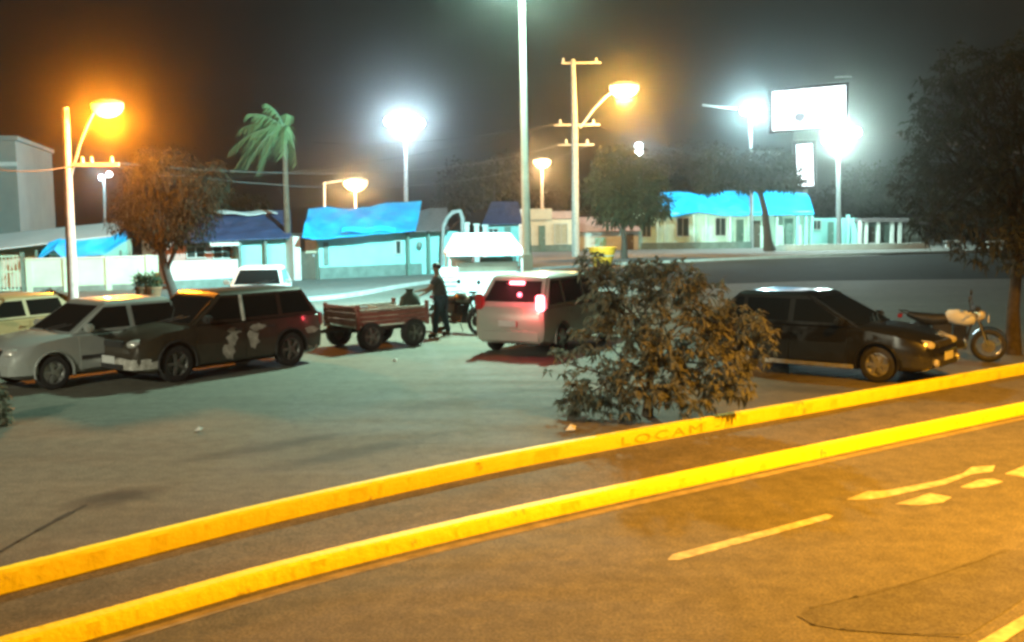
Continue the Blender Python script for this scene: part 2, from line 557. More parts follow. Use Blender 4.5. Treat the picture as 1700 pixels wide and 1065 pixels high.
# worn red lettering on the kerb face, letter by letter (as it reads through the wear)
def kerb_lettering():
    fine = kl1
    p0, p1 = G(1030, 742, ZS), G(1190, 712, ZS)
    L = (p1 - p0).length
    cu = bpy.data.curves.new('lettering', 'FONT')
    cu.body = 'LOCAM -'
    cu.size = .16
    cu.space_character = 1.25
    o = bpy.data.objects.new('lettering', cu)
    C.objects.link(o)
    dg = bpy.context.evaluated_depsgraph_get()
    dg.update()
    me = bpy.data.meshes.new_from_object(o.evaluated_get(dg))
    bpy.data.objects.remove(o)
    xs = [v.co.x for v in me.vertices]
    wdt = max(xs) - min(xs)
    segs = [(fine[i + 1] - fine[i]).length for i in range(len(fine) - 1)]
    def along(px):
        # nearest plan point on the kerb line
        best = None
        for i in range(len(fine) - 1):
            a, c = fine[i], fine[i + 1]
            t = max(0, min(1, (px - a).dot(c - a) / (c - a).length_squared))
            q = a.lerp(c, t)
            if best is None or (q - px).length < best[0]:
                best = ((q - px).length, q, (c - a).normalized())
        return best
    vs = []
    for v in me.vertices:
        t = (v.co.x - min(xs)) / wdt
        _, q, d = along(p0.lerp(p1, t))
        nn = Vector((d.y, -d.x, 0))
        q = q + nn * .004
        vs.append((q.x, q.y, ZS + .02 + v.co.y))
    b = MB()
    b.add(vs, [tuple(p.vertices) for p in me.polygons])
    return b.build('lettering', m_redpaint, kerb_far)
kerb_lettering()

def ground_poly(name, pix, z, m, kind='structure'):
    b = MB()
    b.add([tuple(G(x, y, z)) for x, y in pix], [tuple(range(len(pix)))])
    return structure(face_up(b.build(name, m)), kind)
# road markings, each a thin sheet of worn paint on the carriageway
ground_poly('lane_dash', [(1108, 929), (1116, 920), (1372, 853), (1384, 856), (1376, 861), (1128, 929)], ZR + .004, m_marking)
ground_poly('road_arrow', [(1405, 829), (1440, 815), (1470, 814), (1562, 797), (1600, 785), (1612, 775), (1652, 772), (1648, 782), (1612, 787), (1570, 803), (1470, 825), (1440, 829)], ZR + .004, m_marking)
ground_poly('road_arrow', [(1486, 836), (1520, 826), (1545, 818), (1580, 825), (1566, 833), (1530, 838)], ZR + .0045, m_marking)
ground_poly('road_arrow', [(1594, 808), (1625, 796), (1650, 794), (1666, 799), (1640, 807), (1612, 810)], ZR + .005, m_marking)
ground_poly('road_arrow', [(1668, 786), (1700, 773), (1760, 768), (1760, 783), (1700, 791)], ZR + .004, m_marking)
ground_poly('edge_line', [(1560, 1105), (1640, 1056), (1760, 985), (1900, 905), (1920, 912), (1770, 1000), (1680, 1056), (1600, 1110)], ZR + .004, m_marking)
ground_poly('asphalt_patch', [(1328, 1022), (1345, 1008), (1420, 990), (1515, 965), (1600, 938), (1668, 912), (1720, 914), (1735, 960), (1690, 1000), (1610, 1052), (1520, 1052), (1400, 1044), (1350, 1036)], ZR + .003, m_patch)
# seam of tar round the patch
def tar_line(pix, z, wd):
    b = MB()
    for i in range(len(pix) - 1):
        a, c = G(*pix[i], z), G(*pix[i + 1], z)
        d = (c - a)
        nn = Vector((-d.y, d.x, 0)).normalized() * wd / 2 * random.uniform(.5, 1.3)
        d = d.normalized() * .02
        b.add([tuple(a - nn - d), tuple(c - nn + d), tuple(c + nn + d), tuple(a + nn - d)], [(0, 1, 2, 3)])
    return b
tb = tar_line([(1328, 1022), (1345, 1008), (1420, 990), (1515, 965), (1600, 938), (1668, 912)], ZR + .006, .035)
structure(tb.build('tar_seam', m_tar))
tb = tar_line([(1328, 1022), (1350, 1036), (1400, 1044), (1520, 1052), (1590, 1056)], ZR + .0065, .03)
structure(tb.build('tar_seam', m_tar))
# crack and wet patch on the lot
m_crack = mat('open_crack', (.022, .02, .016), .95, var=.3, scale=8)
tb = tar_line([(-30, 930), (0, 915), (30, 898), (62, 880), (95, 862), (118, 850), (142, 838)], .004, .06)
structure(tb.build('tar_crack', m_crack))

m_dkasphalt = surface_mat('dark_asphalt', (.035, .037, .033), (.022, .024, .021), (.05, .05, .045), rough=.95, bump=.5, cracks=0)
ground_poly('side_road', [(905, 450), (1240, 431), (1540, 421), (2100, 410), (2300, 455), (1700, 462), (1340, 466), (1000, 478)], .004, m_dkasphalt)
# far pavement in front of the houses, with its kerb
pv = [G(-260, 506), G(122, 506), G(500, 500), G(690, 473), G(900, 447), G(1240, 430), G(1540, 420), G(1900, 412)]
pl = spline([Vector((p.x, p.y, 0)) for p in pv], 8)
b = MB()
n = len(pl)
b.add([(p.x, p.y, .13) for p in pl] + [(p.x - 8, p.y + 60, .13) for p in pl], [(i, i + 1, n + i + 1, n + i) for i in range(n - 1)])
structure(face_up(b.build('pavement', m_pave)))
b = MB()
off = offset(pl, -.16)
b.add([(p.x, p.y, .134) for p in pl] + [(p.x, p.y, .134) for p in off] + [(p.x, p.y, -.02) for p in off],
      [(i, n + i, n + i + 1, i + 1) for i in range(n - 1)] + [(n + i, 2 * n + i, 2 * n + i + 1, n + i + 1) for i in range(n - 1)])
m_stone = mat('kerb_stone', (.42, .41, .37), .85, var=.2, scale=2)
o = structure(b.build('kerb', m_stone))
o['label'] = 'pale stone kerb of the pavement in front of the houses'

# ------------------------------------------------------------------ buildings
class House:
    """front wall in the vertical plane through two ground points; local x runs along it, local y away from the camera"""
    def __init__(s, name, label, cat, a, b_, z0=.13, group=None):
        s.A = Vector((a.x, a.y, 0))
        s.B = Vector((b_.x, b_.y, 0))
        s.dx = (s.B - s.A).normalized()
        s.n = Vector((-s.dx.y, s.dx.x, 0))
        s.L = (s.B - s.A).length
        s.root = thing(name, label, cat, (s.A.x, s.A.y, z0), math.atan2(s.dx.y, s.dx.x), group)
        s.z0 = z0
    def uz(s, px, py, back=0):
        d = ray(px, py)
        P0 = s.A + s.n * back
        t = (P0 - CAM).dot(s.n) / d.dot(s.n)
        q = CAM + d * t
        return (q - s.A).dot(s.dx), q.z - s.z0
    def rect(s, x0, y0, x1, y1, back=0):
        xm, ym = (x0 + x1) / 2, (y0 + y1) / 2
        ua, _ = s.uz(x0, ym, back)
        ub, _ = s.uz(x1, ym, back)
        _, za = s.uz(xm, y1, back)
        _, zb = s.uz(xm, y0, back)
        return min(ua, ub), max(ua, ub), min(za, zb), max(za, zb)
    def wall(s, m, px0, px1, ytop, depth=5, name='wall', y0=0):
        u0, u1, _, z1 = s.rect(px0, ytop, px1, 500)
        MB().span(u0, u1, y0, depth, 0, z1).build(name, m, s.root)
        return u0, u1, z1
    def window(s, x0, y0, x1, y1, m=None, bars=1, fm=None, y=0):
        u0, u1, z0, z1 = s.rect(x0, y0, x1, y1)
        t = max(.05, (u1 - u0) * .07)
        f = MB()
        f.span(u0 - t, u1 + t, y - .06, y + .02, z1, z1 + t)
        f.span(u0 - t, u1 + t, y - .10, y + .02, z0 - t, z0)
        f.span(u0 - t, u0, y - .06, y + .02, z0, z1)
        f.span(u1, u1 + t, y - .06, y + .02, z0, z1)
        for k in range(bars):
            u = u0 + (u1 - u0) * (k + 1) / (bars + 1)
            f.span(u - .025, u + .025, y - .05, y + .01, z0, z1)
        fr = f.build('window', fm or m_frame, s.root)
        MB().span(u0, u1, y - .02, y + .01, z0, z1).build('pane', m or m_window, fr)
    def door(s, x0, y0, x1, y1, m=None, y=0, panel=True):
        u0, u1, z0, z1 = s.rect(x0, y0, x1, y1)
        z0 = 0.01
        d = MB().span(u0, u1, y - .05, y + .01, z0, z1)
        if panel:
            for a, c in ((.08, .45), (.55, .92)):
                d.span(u0 + (u1 - u0) * .15, u0 + (u1 - u0) * .85, y - .07, y - .05, z0 + (z1 - z0) * a, z0 + (z1 - z0) * c)
        dr = d.build('door', m or m_door, s.root)
        MB().span(u1 - .16, u1 - .08, y - .12, y - .07, 1.0 if z1 > 1.4 else z1 * .5, (1.0 if z1 > 1.4 else z1 * .5) + .12).build('handle', m_galv, dr)
        return dr
    def post(s, x, y0, y1, wd=.14, m=None, y=-.3):
        u, z1 = s.uz(x, y0, y)
        _, z0 = s.uz(x, y1, y)
        MB().span(u - wd / 2, u + wd / 2, y - wd / 2, y + wd / 2, max(0, min(z0, .05)), z1).build('post', m or m_frame, s.root)

def drape(h, name, m, eave, ridge, ye=-.5, yr=3.0, seed=1, amp=.12, nu=36, nv=10, thick=.05, lines=()):
    """a roof sheet from an eave polyline to a ridge polyline (pixels, on the planes y=ye and y=yr of the house)"""
    r = random.Random(seed)
    E = [h.uz(x, y, ye) for x, y in eave]
    R = [h.uz(x, y, yr) for x, y in ridge]
    ph = [r.uniform(0, 6) for _ in range(5)]
    def interp(L, t):
        k = t * (len(L) - 1)
        i = min(int(k), len(L) - 2)
        f = k - i
        return L[i][0] * (1 - f) + L[i + 1][0] * f, L[i][1] * (1 - f) + L[i + 1][1] * f
    def fn(u, v):
        a, b_ = interp(E, u), interp(R, u)
        x = a[0] * (1 - v) + b_[0] * v
        z = a[1] * (1 - v) + b_[1] * v
        wv = math.sin(9 * u + 4 * v + ph[0]) * .5 + math.sin(23 * u - 7 * v + ph[1]) * .3 + math.sin(41 * u + 13 * v + ph[2]) * .2
        z += amp * wv * (math.sin(PI * min(1, v)) * .8 + .25)
        return (x, ye * (1 - v) + yr * v, z)
    b = MB()
    b.grid(fn, nu, nv, thick)
    return b.build(name, m, h.root, smooth=50)

# tall grey building, left edge of the frame
h = House('apartment_block', 'tall plain grey rendered building behind the white awning house', 'building', at(-230, 400, 58), at(34, 400, 60), 0)
u0, u1, z1 = h.wall(m_greywall, -230, 33, 232, 12)
MB().span(u0 - .15, u1 + .15, -.15, 12.1, z1, z1 + .25).build('parapet', m_greywall, h.root)
_, zf = h.uz(20, 272)
MB().span(u0, u1 + .03, -.05, 0, zf - .12, zf + .12).build('floor_band', m_whitewall, h.root)
h.window(-60, 290, -30, 340)
h.window(-130, 290, -100, 340)

# awning house at far left
hw = House('garden_wall', 'long pale green garden wall with pilasters behind the left lamp post', 'wall', G(40, 492), G(264, 484))
u0, u1, z1 = hw.wall(m_palewall, 42, 264, 428, .18)
for x in (48, 110, 180, 247):
    u, _ = hw.uz(x, 450)
    MB().span(u - .11, u + .11, -.07, .22, 0, z1 + .07).build('pilaster', m_palewall, hw.root)
MB().span(u0, u1, -.03, -.001, .0, .22).build('plinth', m_plinth, hw.root)
MB().span(u0, u1, -.05, .23, z1, z1 + .05).build('coping', m_whitewall, hw.root)
hg = House('metal_gate', 'pale green barred gate at the left end of the garden wall', 'gate', G(-60, 495), G(36, 492))
u0, u1, z0, z1 = hg.rect(-58, 424, 36, 490)
f = MB()
f.span(u0, u1, -.03, .03, z1 - .06, z1)
f.span(u0, u1, -.03, .03, .1, .16)
f.span(u0, u1, -.03, .03, z1 * .55, z1 * .55 + .06)
for k in range(16):
    u = u0 + (u1 - u0) * k / 15
    f.span(u - .02, u + .02, -.025, .025, .1, z1)
f.build('frame', m_palewall, hg.root)
MB().span(u1 - .02, u1 + .12, -.08, .08, 0, z1 + .1).build('gate_post', m_greendoor, hg.root)
ha = House('awning_house', 'low house with a long white sheet roof and crumpled blue tarpaulin at far left', 'house', at(-120, 450, 43.2), at(215, 450, 45.5))
ha.wall(m_palewall, -120, 212, 402, 5)
ha.window(60, 415, 82, 428)
MB().span(*ha.rect(2, 418, 34, 470)[:2], -.02, .0, .0, ha.rect(2, 418, 34, 470)[3]).build('shutter', m_creamwall, ha.root)
drape(ha, 'roof', m_whiteroof, [(-120, 426), (0, 412), (110, 399), (206, 388)], [(-120, 396), (0, 388), (110, 376), (206, 367)], -1.4, 2.0, 4, .02)
drape(ha, 'tarpaulin', m_tarp, [(58, 434), (90, 412), (105, 428), (140, 424), (175, 420), (212, 396)], [(80, 402), (100, 396), (120, 400), (150, 396), (180, 394), (208, 382)], -1.75, -1.45, 8, .10, 30, 6)
for x in (60, 120, 200):
    ha.post(x, 415, 480, .1, m_greendoor, -1.5)

# house under the dark blue sheet roof
hb = House('blue_roofed_house', 'house with dark blue sheet roof and pink wall behind the palm', 'house', G(284, 478), G(486, 468))
hb.wall(m_pinkwall, 286, 396, 400, 4, y0=.6)
hb.wall(m_cyanwall, 397, 484, 397, 4.2, name='porch_wall')
hb.window(318, 410, 347, 427, y=.6)
hb.window(362, 408, 392, 428, y=.6)
hb.post(440, 398, 468, .12, m_plinth)
hb.post(397, 400, 470, .14, m_plinth)
hb.post(482, 392, 468, .14, m_whitewall)
drape(hb, 'roof', m_tarp_dk, [(296, 402), (350, 399), (395, 397), (484, 393)], [(330, 362), (372, 352), (430, 350), (482, 348)], -.6, 3.4, 12, .06)
u0, u1, z0, z1 = hb.rect(374, 357, 470, 363, 1.8)
MB().grid(lambda u, v: (u0 + (u1 - u0) * u, 2.4 + .8 * v, z0 + .25 + .12 * v + .05 * math.sin(9 * u)), 20, 3, .04).build('roof_sheet', m_whiteroof, hb.root)
u0, u1, z0, z1 = hb.rect(348, 402, 396, 406, -.6)
MB().span(u0, u1, -.66, -.6, z0 - .05, z1).build('fascia', m_whitewall, hb.root)
hl = House('garden_wall', 'low white garden wall in front of the pink walled house', 'wall', G(284, 486), G(396, 480))
u0, u1, z1 = hl.wall(m_whitewall, 284, 396, 432, .16)
MB().span(u0, u1, -.03, -.001, 0, .35).build('plinth', m_plinth, hl.root)

# shop under the bright blue tarpaulin, centre left
hc = House('tarpaulin_shop', 'pale blue shop under a bright blue tarpaulin roof behind the red trailer', 'shop', G(488, 470), G(770, 456))
hc.wall(m_cyanwall, 530, 768, 386, 5)
hc.wall(m_whitewall, 488, 500, 392, 5, name='pier')
hc.wall(m_door, 500, 530, 392, 5, name='entrance', y0=.4)
hc.door(501, 396, 529, 466, m_door, .36, False)
u0, u1, z0, z1 = hc.rect(506, 398, 524, 420, .3)
MB().span(u0, u1, .24, .30, z0, z1).build('notice_panel', m_panel, hc.root)
u0, u1, z0, z1 = hc.rect(530, 440, 700, 452)
MB().span(u0, u1, -.05, -.001, 0, z1).build('plinth', m_plinth, hc.root)
u0, u1, z0, z1 = hc.rect(537, 402, 545, 440)
MB().span(u0, u1, -.05, -.001, z0, z1).build('downpipe', m_plinth, hc.root)
for x in (677, 711):
    hc.post(x, 382, 458, .13, m_greendoor)
hc.window(657, 400, 664, 420, bars=0)
u0, u1, z0, z1 = hc.rect(688, 400, 703, 413, -.2)
MB().lathe([(.01, .16), (.10, .14), (.14, .05), (.12, -.08), (.05, -.14), (.0, -.15)], 12, Matrix.Translation(((u0 + u1) / 2, -.25, (z0 + z1) / 2))).build('hanging_pot', m_plinth, hc.root, smooth=60)
drape(hc, 'tarpaulin', m_tarp, [(502, 392), (520, 396), (560, 392), (600, 389), (640, 386), (690, 381)], [(512, 345), (540, 343), (580, 347), (612, 342), (640, 336), (700, 334)], -1.0, 3.0, 21, .14, 60, 14)
drape(hc, 'tiled_roof', m_tile, [(668, 386), (712, 382), (745, 379)], [(690, 352), (714, 345), (742, 344)], -.7, 3.4, 3, .02)
u0, u1, z0, z1 = hc.rect(566, 377, 656, 384, -1.0)
MB().grid(lambda u, v: (u0 + (u1 - u0) * u, -1.06 - .05 * v, z0 + (z1 - z0) * v + .05 * math.sin(11 * u)), 24, 3, .03).build('valance', m_tarp, hc.root)

# pipe arch and grey gable behind the van
hp = thing('pipe_arch', 'pale bent pipe arch standing over the wall behind the white van', 'arch', at(755, 440, 50))
hp.location.z = 0
p = [at(736, 376, 50), at(742, 362, 50), at(752, 352, 50), at(764, 350, 50), at(768, 362, 50), at(768, 384, 50), at(768, 440, 50)]
bb = MB()
bb.tube([q - hp.location for q in p], .10, 8)
bb.tube([at(736, 376, 50) - hp.location, at(734, 440, 50) - hp.location], .08, 8)
bb.build('arch_pipe', m_polegrey, hp, smooth=60)
hs = House('gabled_shed', 'small shed with blue grey gable roof behind the tall mast', 'shed', at(800, 440, 58), at(866, 440, 58))
u0, u1, z1 = hs.wall(m_cyanwall, 806, 862, 366, 4)
drape(hs, 'roof', m_tarp_dk, [(800, 372), (868, 370)], [(816, 334), (860, 334)], -.4, 2.4, 31, .03)
hs.door(838, 376, 848, 440, m_greendoor)
hs.window(812, 380, 826, 394)
for k, (x, yt) in enumerate(((776, 372), (792, 374), (806, 376))):
    q = at(x, 420, 53)
    t = thing('gate_post', 'white gate post in the row behind the white van roof', 'post', (q.x, q.y, .13), 0, 'gate posts behind the van')
    zt = at(x, yt, 53).z - .13
    MB().box((0, 0, zt / 2), (.22, .22, zt)).build('shaft', m_whitewall, t)
    MB().box((0, 0, zt + .05), (.32, .32, .10)).build('cap', m_whitewall, t)

# cream house with flat parapet by the sodium lamp pole
hd = House('flat_roofed_house', 'cream flat roofed house with green door between mast and lamp pole', 'house', G(874, 421), G(953, 419))
hd.wall(m_creamwall, 876, 952, 364, 6)
u0, u1, z0, z1 = hd.rect(878, 346, 914, 364)
MB().span(u0, u1, -.25, 3, z0, z1).build('parapet', m_creamwall, hd.root)
u0, u1, z0, z1 = hd.rect(914, 350, 952, 356)
MB().span(u0 + .003, u1, .3, 3, z0 - .3, z1).build('parapet', m_pinkwall, hd.root)
hd.door(894, 374, 905, 417, m_greendoor)
hd.window(921, 372, 941, 404, m_panel, 1)
MB().span(*hd.rect(876, 405, 952, 418)[:2], -.04, -.001, 0, .5).build('plinth', m_plinth, hd.root)
he = House('pink_roofed_house', 'white house with pink tiled roof just right of the lamp pole', 'house', G(958, 418), G(1060, 417))
he.wall(m_whitewall, 958, 1060, 384, 6)
drape(he, 'roof', m_pinkroof, [(956, 384), (1064, 382)], [(960, 360), (1060, 358)], -.6, 3.0, 9, .02)
he.window(988, 394, 1006, 408, m_cyanwall)
he.door(1040, 388, 1052, 416)

# long house at right under the blue tarpaulin
hr = House('long_house', 'long pale green house under a bright blue tarpaulin roof, right of centre', 'house', G(1060, 416), G(1424, 411))
hr.wall(m_mintwall, 1060, 1348, 352, 6)
hr.wall(m_cyanwall, 1348, 1424, 362, 5, name='side_wall', y0=.3)
for x0, x1, y1 in ((1066, 1080, 392), (1124, 1143, 391), (1188, 1204, 390)):
    hr.window(x0, 362, x1, y1)
hr.door(1222, 364, 1234, 412, m_greendoor)
hr.door(1246, 366, 1262, 412, m_door)
hr.door(1302, 362, 1316, 404, m_greendoor)
hr.window(1352, 366, 1364, 380, y=.3)
hr.door(1376, 368, 1386, 410, m_greendoor, .3)
for x in (1092, 1104, 1152, 1172, 1212, 1242, 1290, 1324, 1338, 1348, 1392, 1408):
    hr.post(x, 356, 412, .22, m_mintwall if x < 1300 else m_cyanwall, -.25)
MB().span(*hr.rect(1060, 404, 1240, 412)[:2], -1.2, -1.05, 0, hr.rect(1060, 402, 1240, 412, -1.2)[3]).build('low_hedge_wall', m_plinth, hr.root)
drape(hr, 'tarpaulin', m_tarp, [(1092, 354), (1120, 358), (1160, 350), (1200, 357), (1260, 356), (1352, 353)], [(1094, 320), (1130, 318), (1160, 322), (1200, 317), (1250, 314), (1340, 320)], -.45, 3.5, 41, .22, 60, 14)
hr2 = House('veranda_house', 'dark fronted house with pale veranda posts at the right end of the row', 'house', G(1424, 411), G(1500, 410))
hr2.wall(m_plinth, 1424, 1496, 368, 5, y0=.4)
MB().span(*hr2.rect(1420, 362, 1498, 370)[:2], -1.4, 5.2, hr2.rect(1420, 360, 1498, 368)[2], hr2.rect(1420, 362, 1498, 368)[3]).build('roof', m_tile, hr2.root)
for x in (1428, 1438, 1458, 1481, 1494):
    hr2.post(x, 366, 410, .24, m_whitewall, -1.2)
hr2.door(1446, 376, 1454, 410, m_door, .4)
hk = House('kiosk', 'small grey box kiosk beside the veranda house', 'kiosk', G(1492, 410), G(1536, 409))
hk.wall(m_greywall, 1494, 1534, 374, 3)
MB().span(*hk.rect(1490, 372, 1538, 376)[:2], -.4, 3.2, hk.rect(1490, 371, 1538, 374)[3] - .08, hk.rect(1490, 371, 1538, 374)[3] + .1).build('roof', m_tile, hk.root)
hk.window(1500, 380, 1528, 393, m_whiteroof, 0)
hv = House('low_wall', 'long low white wall along the pavement in front of the right houses', 'wall', G(1284, 419), G(1540, 415))
u0, u1, z1 = hv.wall(m_whitewall, 1284, 1540, 406, .25)
MB().span(u0, u1, -.06, .31, z1, z1 + .07).build('coping', m_whitewall, hv.root)
for x0, x1, lab in ((1570, 1606, 'pale stone bench under the dark right tree, beside the low wall'), (1640, 1672, 'pale stone bench behind the trunk of the right tree')):
    a = G(x0, 414)
    c = G(x1, 414)
    t = thing('stone_bench', lab, 'bench', (a.x, a.y, .13), 0, 'stone benches')
    L = c.x - a.x
    MB().span(0, L, 0, .5, .42, .52).build('seat', m_whitewall, t)
    for x in (.15, L - .35):
        MB().span(x, x + .2, .05, .45, 0, .42).build('leg', m_whitewall, t)

# ------------------------------------------------------------------ poles, lamps, signs, wires
def bulb_mat(name, col, es):
    return mat(name, (.8, .8, .8), .4, var=0, emit=col, es=es)
m_bulb_sod = bulb_mat('lit_sodium_bowl', (1, .42, .05), 2.6)
m_bulb_mid = bulb_mat('lit_pale_sodium_bowl', (1, .58, .22), 2.6)
m_bulb_white = bulb_mat('lit_white_lamp', (.78, .92, 1), 24)
m_bulb_green = bulb_mat('lit_mercury_lamp', (.7, 1, .85), 24)

def cobra(parent, base, tip, m_bulb, size=.7, rad=.045):
    """arm from base to tip with a cobra head and glowing bowl at its end; local coordinates"""
    base, tip = Vector(base), Vector(tip)
    mid = base.lerp(tip, .55) + Vector((0, 0, .12))
    MB().tube([base, mid, tip], [rad * 1.2, rad, rad], 8).build('lamp_arm', m_galv, parent, smooth=60)
    d = (tip - base)
    d.z = 0
    d.normalize()
    T = Matrix.Translation(tip + d * size * .4) @ Matrix.Rotation(math.atan2(d.y, d.x), 4, 'Z') @ Matrix.Diagonal((1, .5, .42, 1))
    prof = [(.0, .24), (.2, .22), (.38, .12), (.44, 0)]
    hd_ = MB().lathe([(r * size / .44 * .55, z * size * .8) for r, z in prof], 14, T).build('lamp_head', m_galv, parent, smooth=60)
    prof = [(.42, 0), (.38, -.12), (.26, -.24), (.1, -.30), (0, -.31)]
    MB().lathe([(r * size / .44 * .55, z * size * 1.3) for r, z in prof], 14, T).build('bulb', m_bulb, hd_, smooth=60)
    return tip + d * size * .4

def rel(root, p):
    return Vector(p) - root.location

# left sodium street lamp on its concrete pole
Yl = 33.5
q = at(122, 506, Yl)
t = thing('street_lamp', 'concrete utility pole with glaring orange street lamp behind the silver hatchback', 'street lamp', (q.x, q.y, 0), 0, 'utility poles')
ptop = at(109, 178, Yl)
MB().tube([(0, 0, 0), rel(t, at(115, 350, Yl)), rel(t, ptop)], [.17, .14, .10], 12).build('pole', m_conc, t, smooth=60)
MB().box(rel(t, at(158, 273, Yl)), (1.5, .12, .12)).build('crossarm', m_conc, t)
for x in (137, 152, 186):
    MB().lathe([(.05, 0), (.07, .06), (.04, .1), (.06, .16), (.0, .2)], 10, Matrix.Translation(rel(t, at(x, 270, Yl)))).build('insulator', m_frame, t, smooth=60)
lp = cobra(t, rel(t, at(118, 290, Yl)), rel(t, at(146, 206, Yl)), m_bulb_sod, .75)
tip2 = rel(t, at(160, 178, Yl))
MB().tube([rel(t, at(146, 206, Yl)), tip2], .045, 8).build('lamp_arm', m_galv, t, smooth=60)
bpy.data.objects.remove([c for c in t.children if c.name.startswith('lamp_head')][0].children[0])
bpy.data.objects.remove([c for c in t.children if c.name.startswith('lamp_head')][0])
def head(parent, c, size, m_bulb, rz=0):
    T = Matrix.Translation(c) @ Matrix.Rotation(rz, 4, 'Z') @ Matrix.Diagonal((1, .6, .6, 1))
    hd_ = MB().lathe([(.0, .26 * size), (.25 * size, .24 * size), (.5 * size, .12 * size), (.56 * size, 0)], 16, T).build('lamp_head', m_galv, parent, smooth=60)
    MB().lathe([(.54 * size, 0), (.53 * size, -.24 * size), (.44 * size, -.50 * size), (.28 * size, -.68 * size), (.1 * size, -.76 * size), (0, -.77 * size)], 16, T).build('bulb', m_bulb, hd_, smooth=60)
    return hd_
head(t, rel(t, at(178, 172, Yl)), .95, m_bulb_sod)
light('sodium_glow', at(178, 200, Yl - .3), P_LEFT, (1, .29, .012), .55, t)

# middle utility pole with sodium lamp
Ym = 70
q = at(956, 428, Ym)
t = thing('street_lamp', 'tall concrete utility pole with pale orange lamp on a slanting arm, right of the mast', 'street lamp', (q.x, q.y, 0), 0, 'utility poles')
MB().tube([(0, 0, 0), rel(t, at(954, 210, Ym)), rel(t, at(951, 98, Ym))], [.27, .2, .14], 12).build('pole', m_conc, t, smooth=60)
MB().box(rel(t, at(965, 104, Ym)), (2.6, .12, .12)).build('crossarm', m_conc, t)
MB().box(rel(t, at(958, 207, Ym)), (3.0, .14, .14)).build('crossarm', m_conc, t)
MB().box(rel(t, at(956, 240, Ym)), (2.4, .12, .12)).build('crossarm', m_conc, t)
for x, y in ((935, 103), (990, 103), (930, 205), (985, 205), (940, 238), (975, 238)):
    MB().lathe([(.07, 0), (.1, .1), (.06, .16), (.09, .25), (.0, .3)], 8, Matrix.Translation(rel(t, at(x, y, Ym)))).build('insulator', m_frame, t, smooth=60)
MB().tube([rel(t, at(963, 212, Ym)), rel(t, at(985, 182, Ym)), rel(t, at(1006, 160, Ym)), rel(t, at(1020, 150, Ym))], .09, 8).build('lamp_arm', m_galv, t, smooth=60)
head(t, rel(t, at(1036, 142, Ym)), 1.8, m_bulb_mid)
light('sodium_glow', at(1036, 164, Ym - 2.2), P_MID, SODIUM_PALE, .3, t)

# tall mast whose floodlights stand just above the frame
Ymast = 30.5
q = at(877, 512, Ymast)
t = thing('floodlight_mast', 'tall slim pale steel mast rising out of the picture behind the braking car', 'mast', (q.x, q.y, 0))
zt = at(866, -30, Ymast)
MB().tube([(0, 0, 0), rel(t, at(871, 260, Ymast)), rel(t, zt)], [.15, .115, .085], 12).build('pole', m_mast, t, smooth=60)
MB().box((0, 0, .02), (.5, .5, .06)).build('base_plate', m_galv, t)
MB().box((.0, -.16, 1.5), (.28, .12, .45)).build('junction_box', m_frame, t)
ztop = rel(t, zt)
MB().box(ztop + Vector((0, 0, -.05)), (1.7, .1, .1)).build('crossarm', m_galv, t)
for x, ry in ((-.7, -1), (.7, -1), (-.35, 1), (.35, 1)):
    c = ztop + Vector((x, ry * .16, .12))
    T = Matrix.Translation(c) @ Matrix.Rotation(math.radians(55) * ry * -1, 4, 'X')
    fl = MB().box((0, 0, 0), (.42, .36, .16), T, taper=.8).build('floodlight', m_dkmetal, t)
    MB().box((0, 0, -.09), (.38, .32, .02), T).build('lens', m_bulb_green, fl)
light('mercury_flood', zt + Vector((0, -.45, .0)), P_MAST, MERCURY, .25, t, spot=math.radians(84), aim=(zt.x - 4.2, zt.y - 7, 0), blend=1)
light('mercury_flood', zt + Vector((0, .45, .0)), P_MAST * 2.7, MERCURY_BLUE, .25, t, spot=math.radians(112), aim=(zt.x - 8, zt.y + 14, .5), blend=.5)

light('mercury_flood', zt + Vector((.4, .45, .1)), P_MAST * 6, (.60, 1, .86), .3, t, spot=math.radians(30), aim=(18.5, 89, .5), blend=.6)  # extra narrow beam added to brighten the right houses
light('mast_fill', zt + Vector((0, -1.3, .1)), 4200, MERCURY, .15, t)  # bare light added above the frame to brighten the pole
MB().tube([ztop + Vector((0, 0, .05)), ztop + Vector((0, -1.25, .2))], .03, 6).build('bracket', m_galv, t)  # arm added to carry that extra light

# the street lamp over the near road, just outside the frame at right
t = thing('street_lamp', 'concrete post with orange street lamp over the near road', 'street lamp', (11.5, 11.2, ZS), 0, 'utility poles')
MB().tube([(0, 0, 0), (0, 0, 8.2)], [.16, .10], 12).build('pole', m_conc, t, smooth=60)
MB().tube([(0, 0, 7.4), (-1.6, -.9, 8.2), (-3.4, -1.9, 8.4)], .05, 8).build('lamp_arm', m_galv, t, smooth=60)
head(t, Vector((-3.7, -2.1, 8.35)), .6, m_bulb_sod, .5)
light('sodium_glow', (7.8, 9.1, 7.55), P_ROAD, SODIUM, .10, t)
# plate out of view, added to block the lamp's light from the lot
T = Matrix.Translation((7.8 - 11.5 - .649 * .30, 9.1 - 11.2 + .761 * .30, 7.55 - ZS)) @ Matrix.Rotation(math.atan2(.649, .761), 4, 'Z')
MB().span(-.75, .75, -.01, .01, -.28, .5, T).build('light_blocker', m_dkmetal, t)

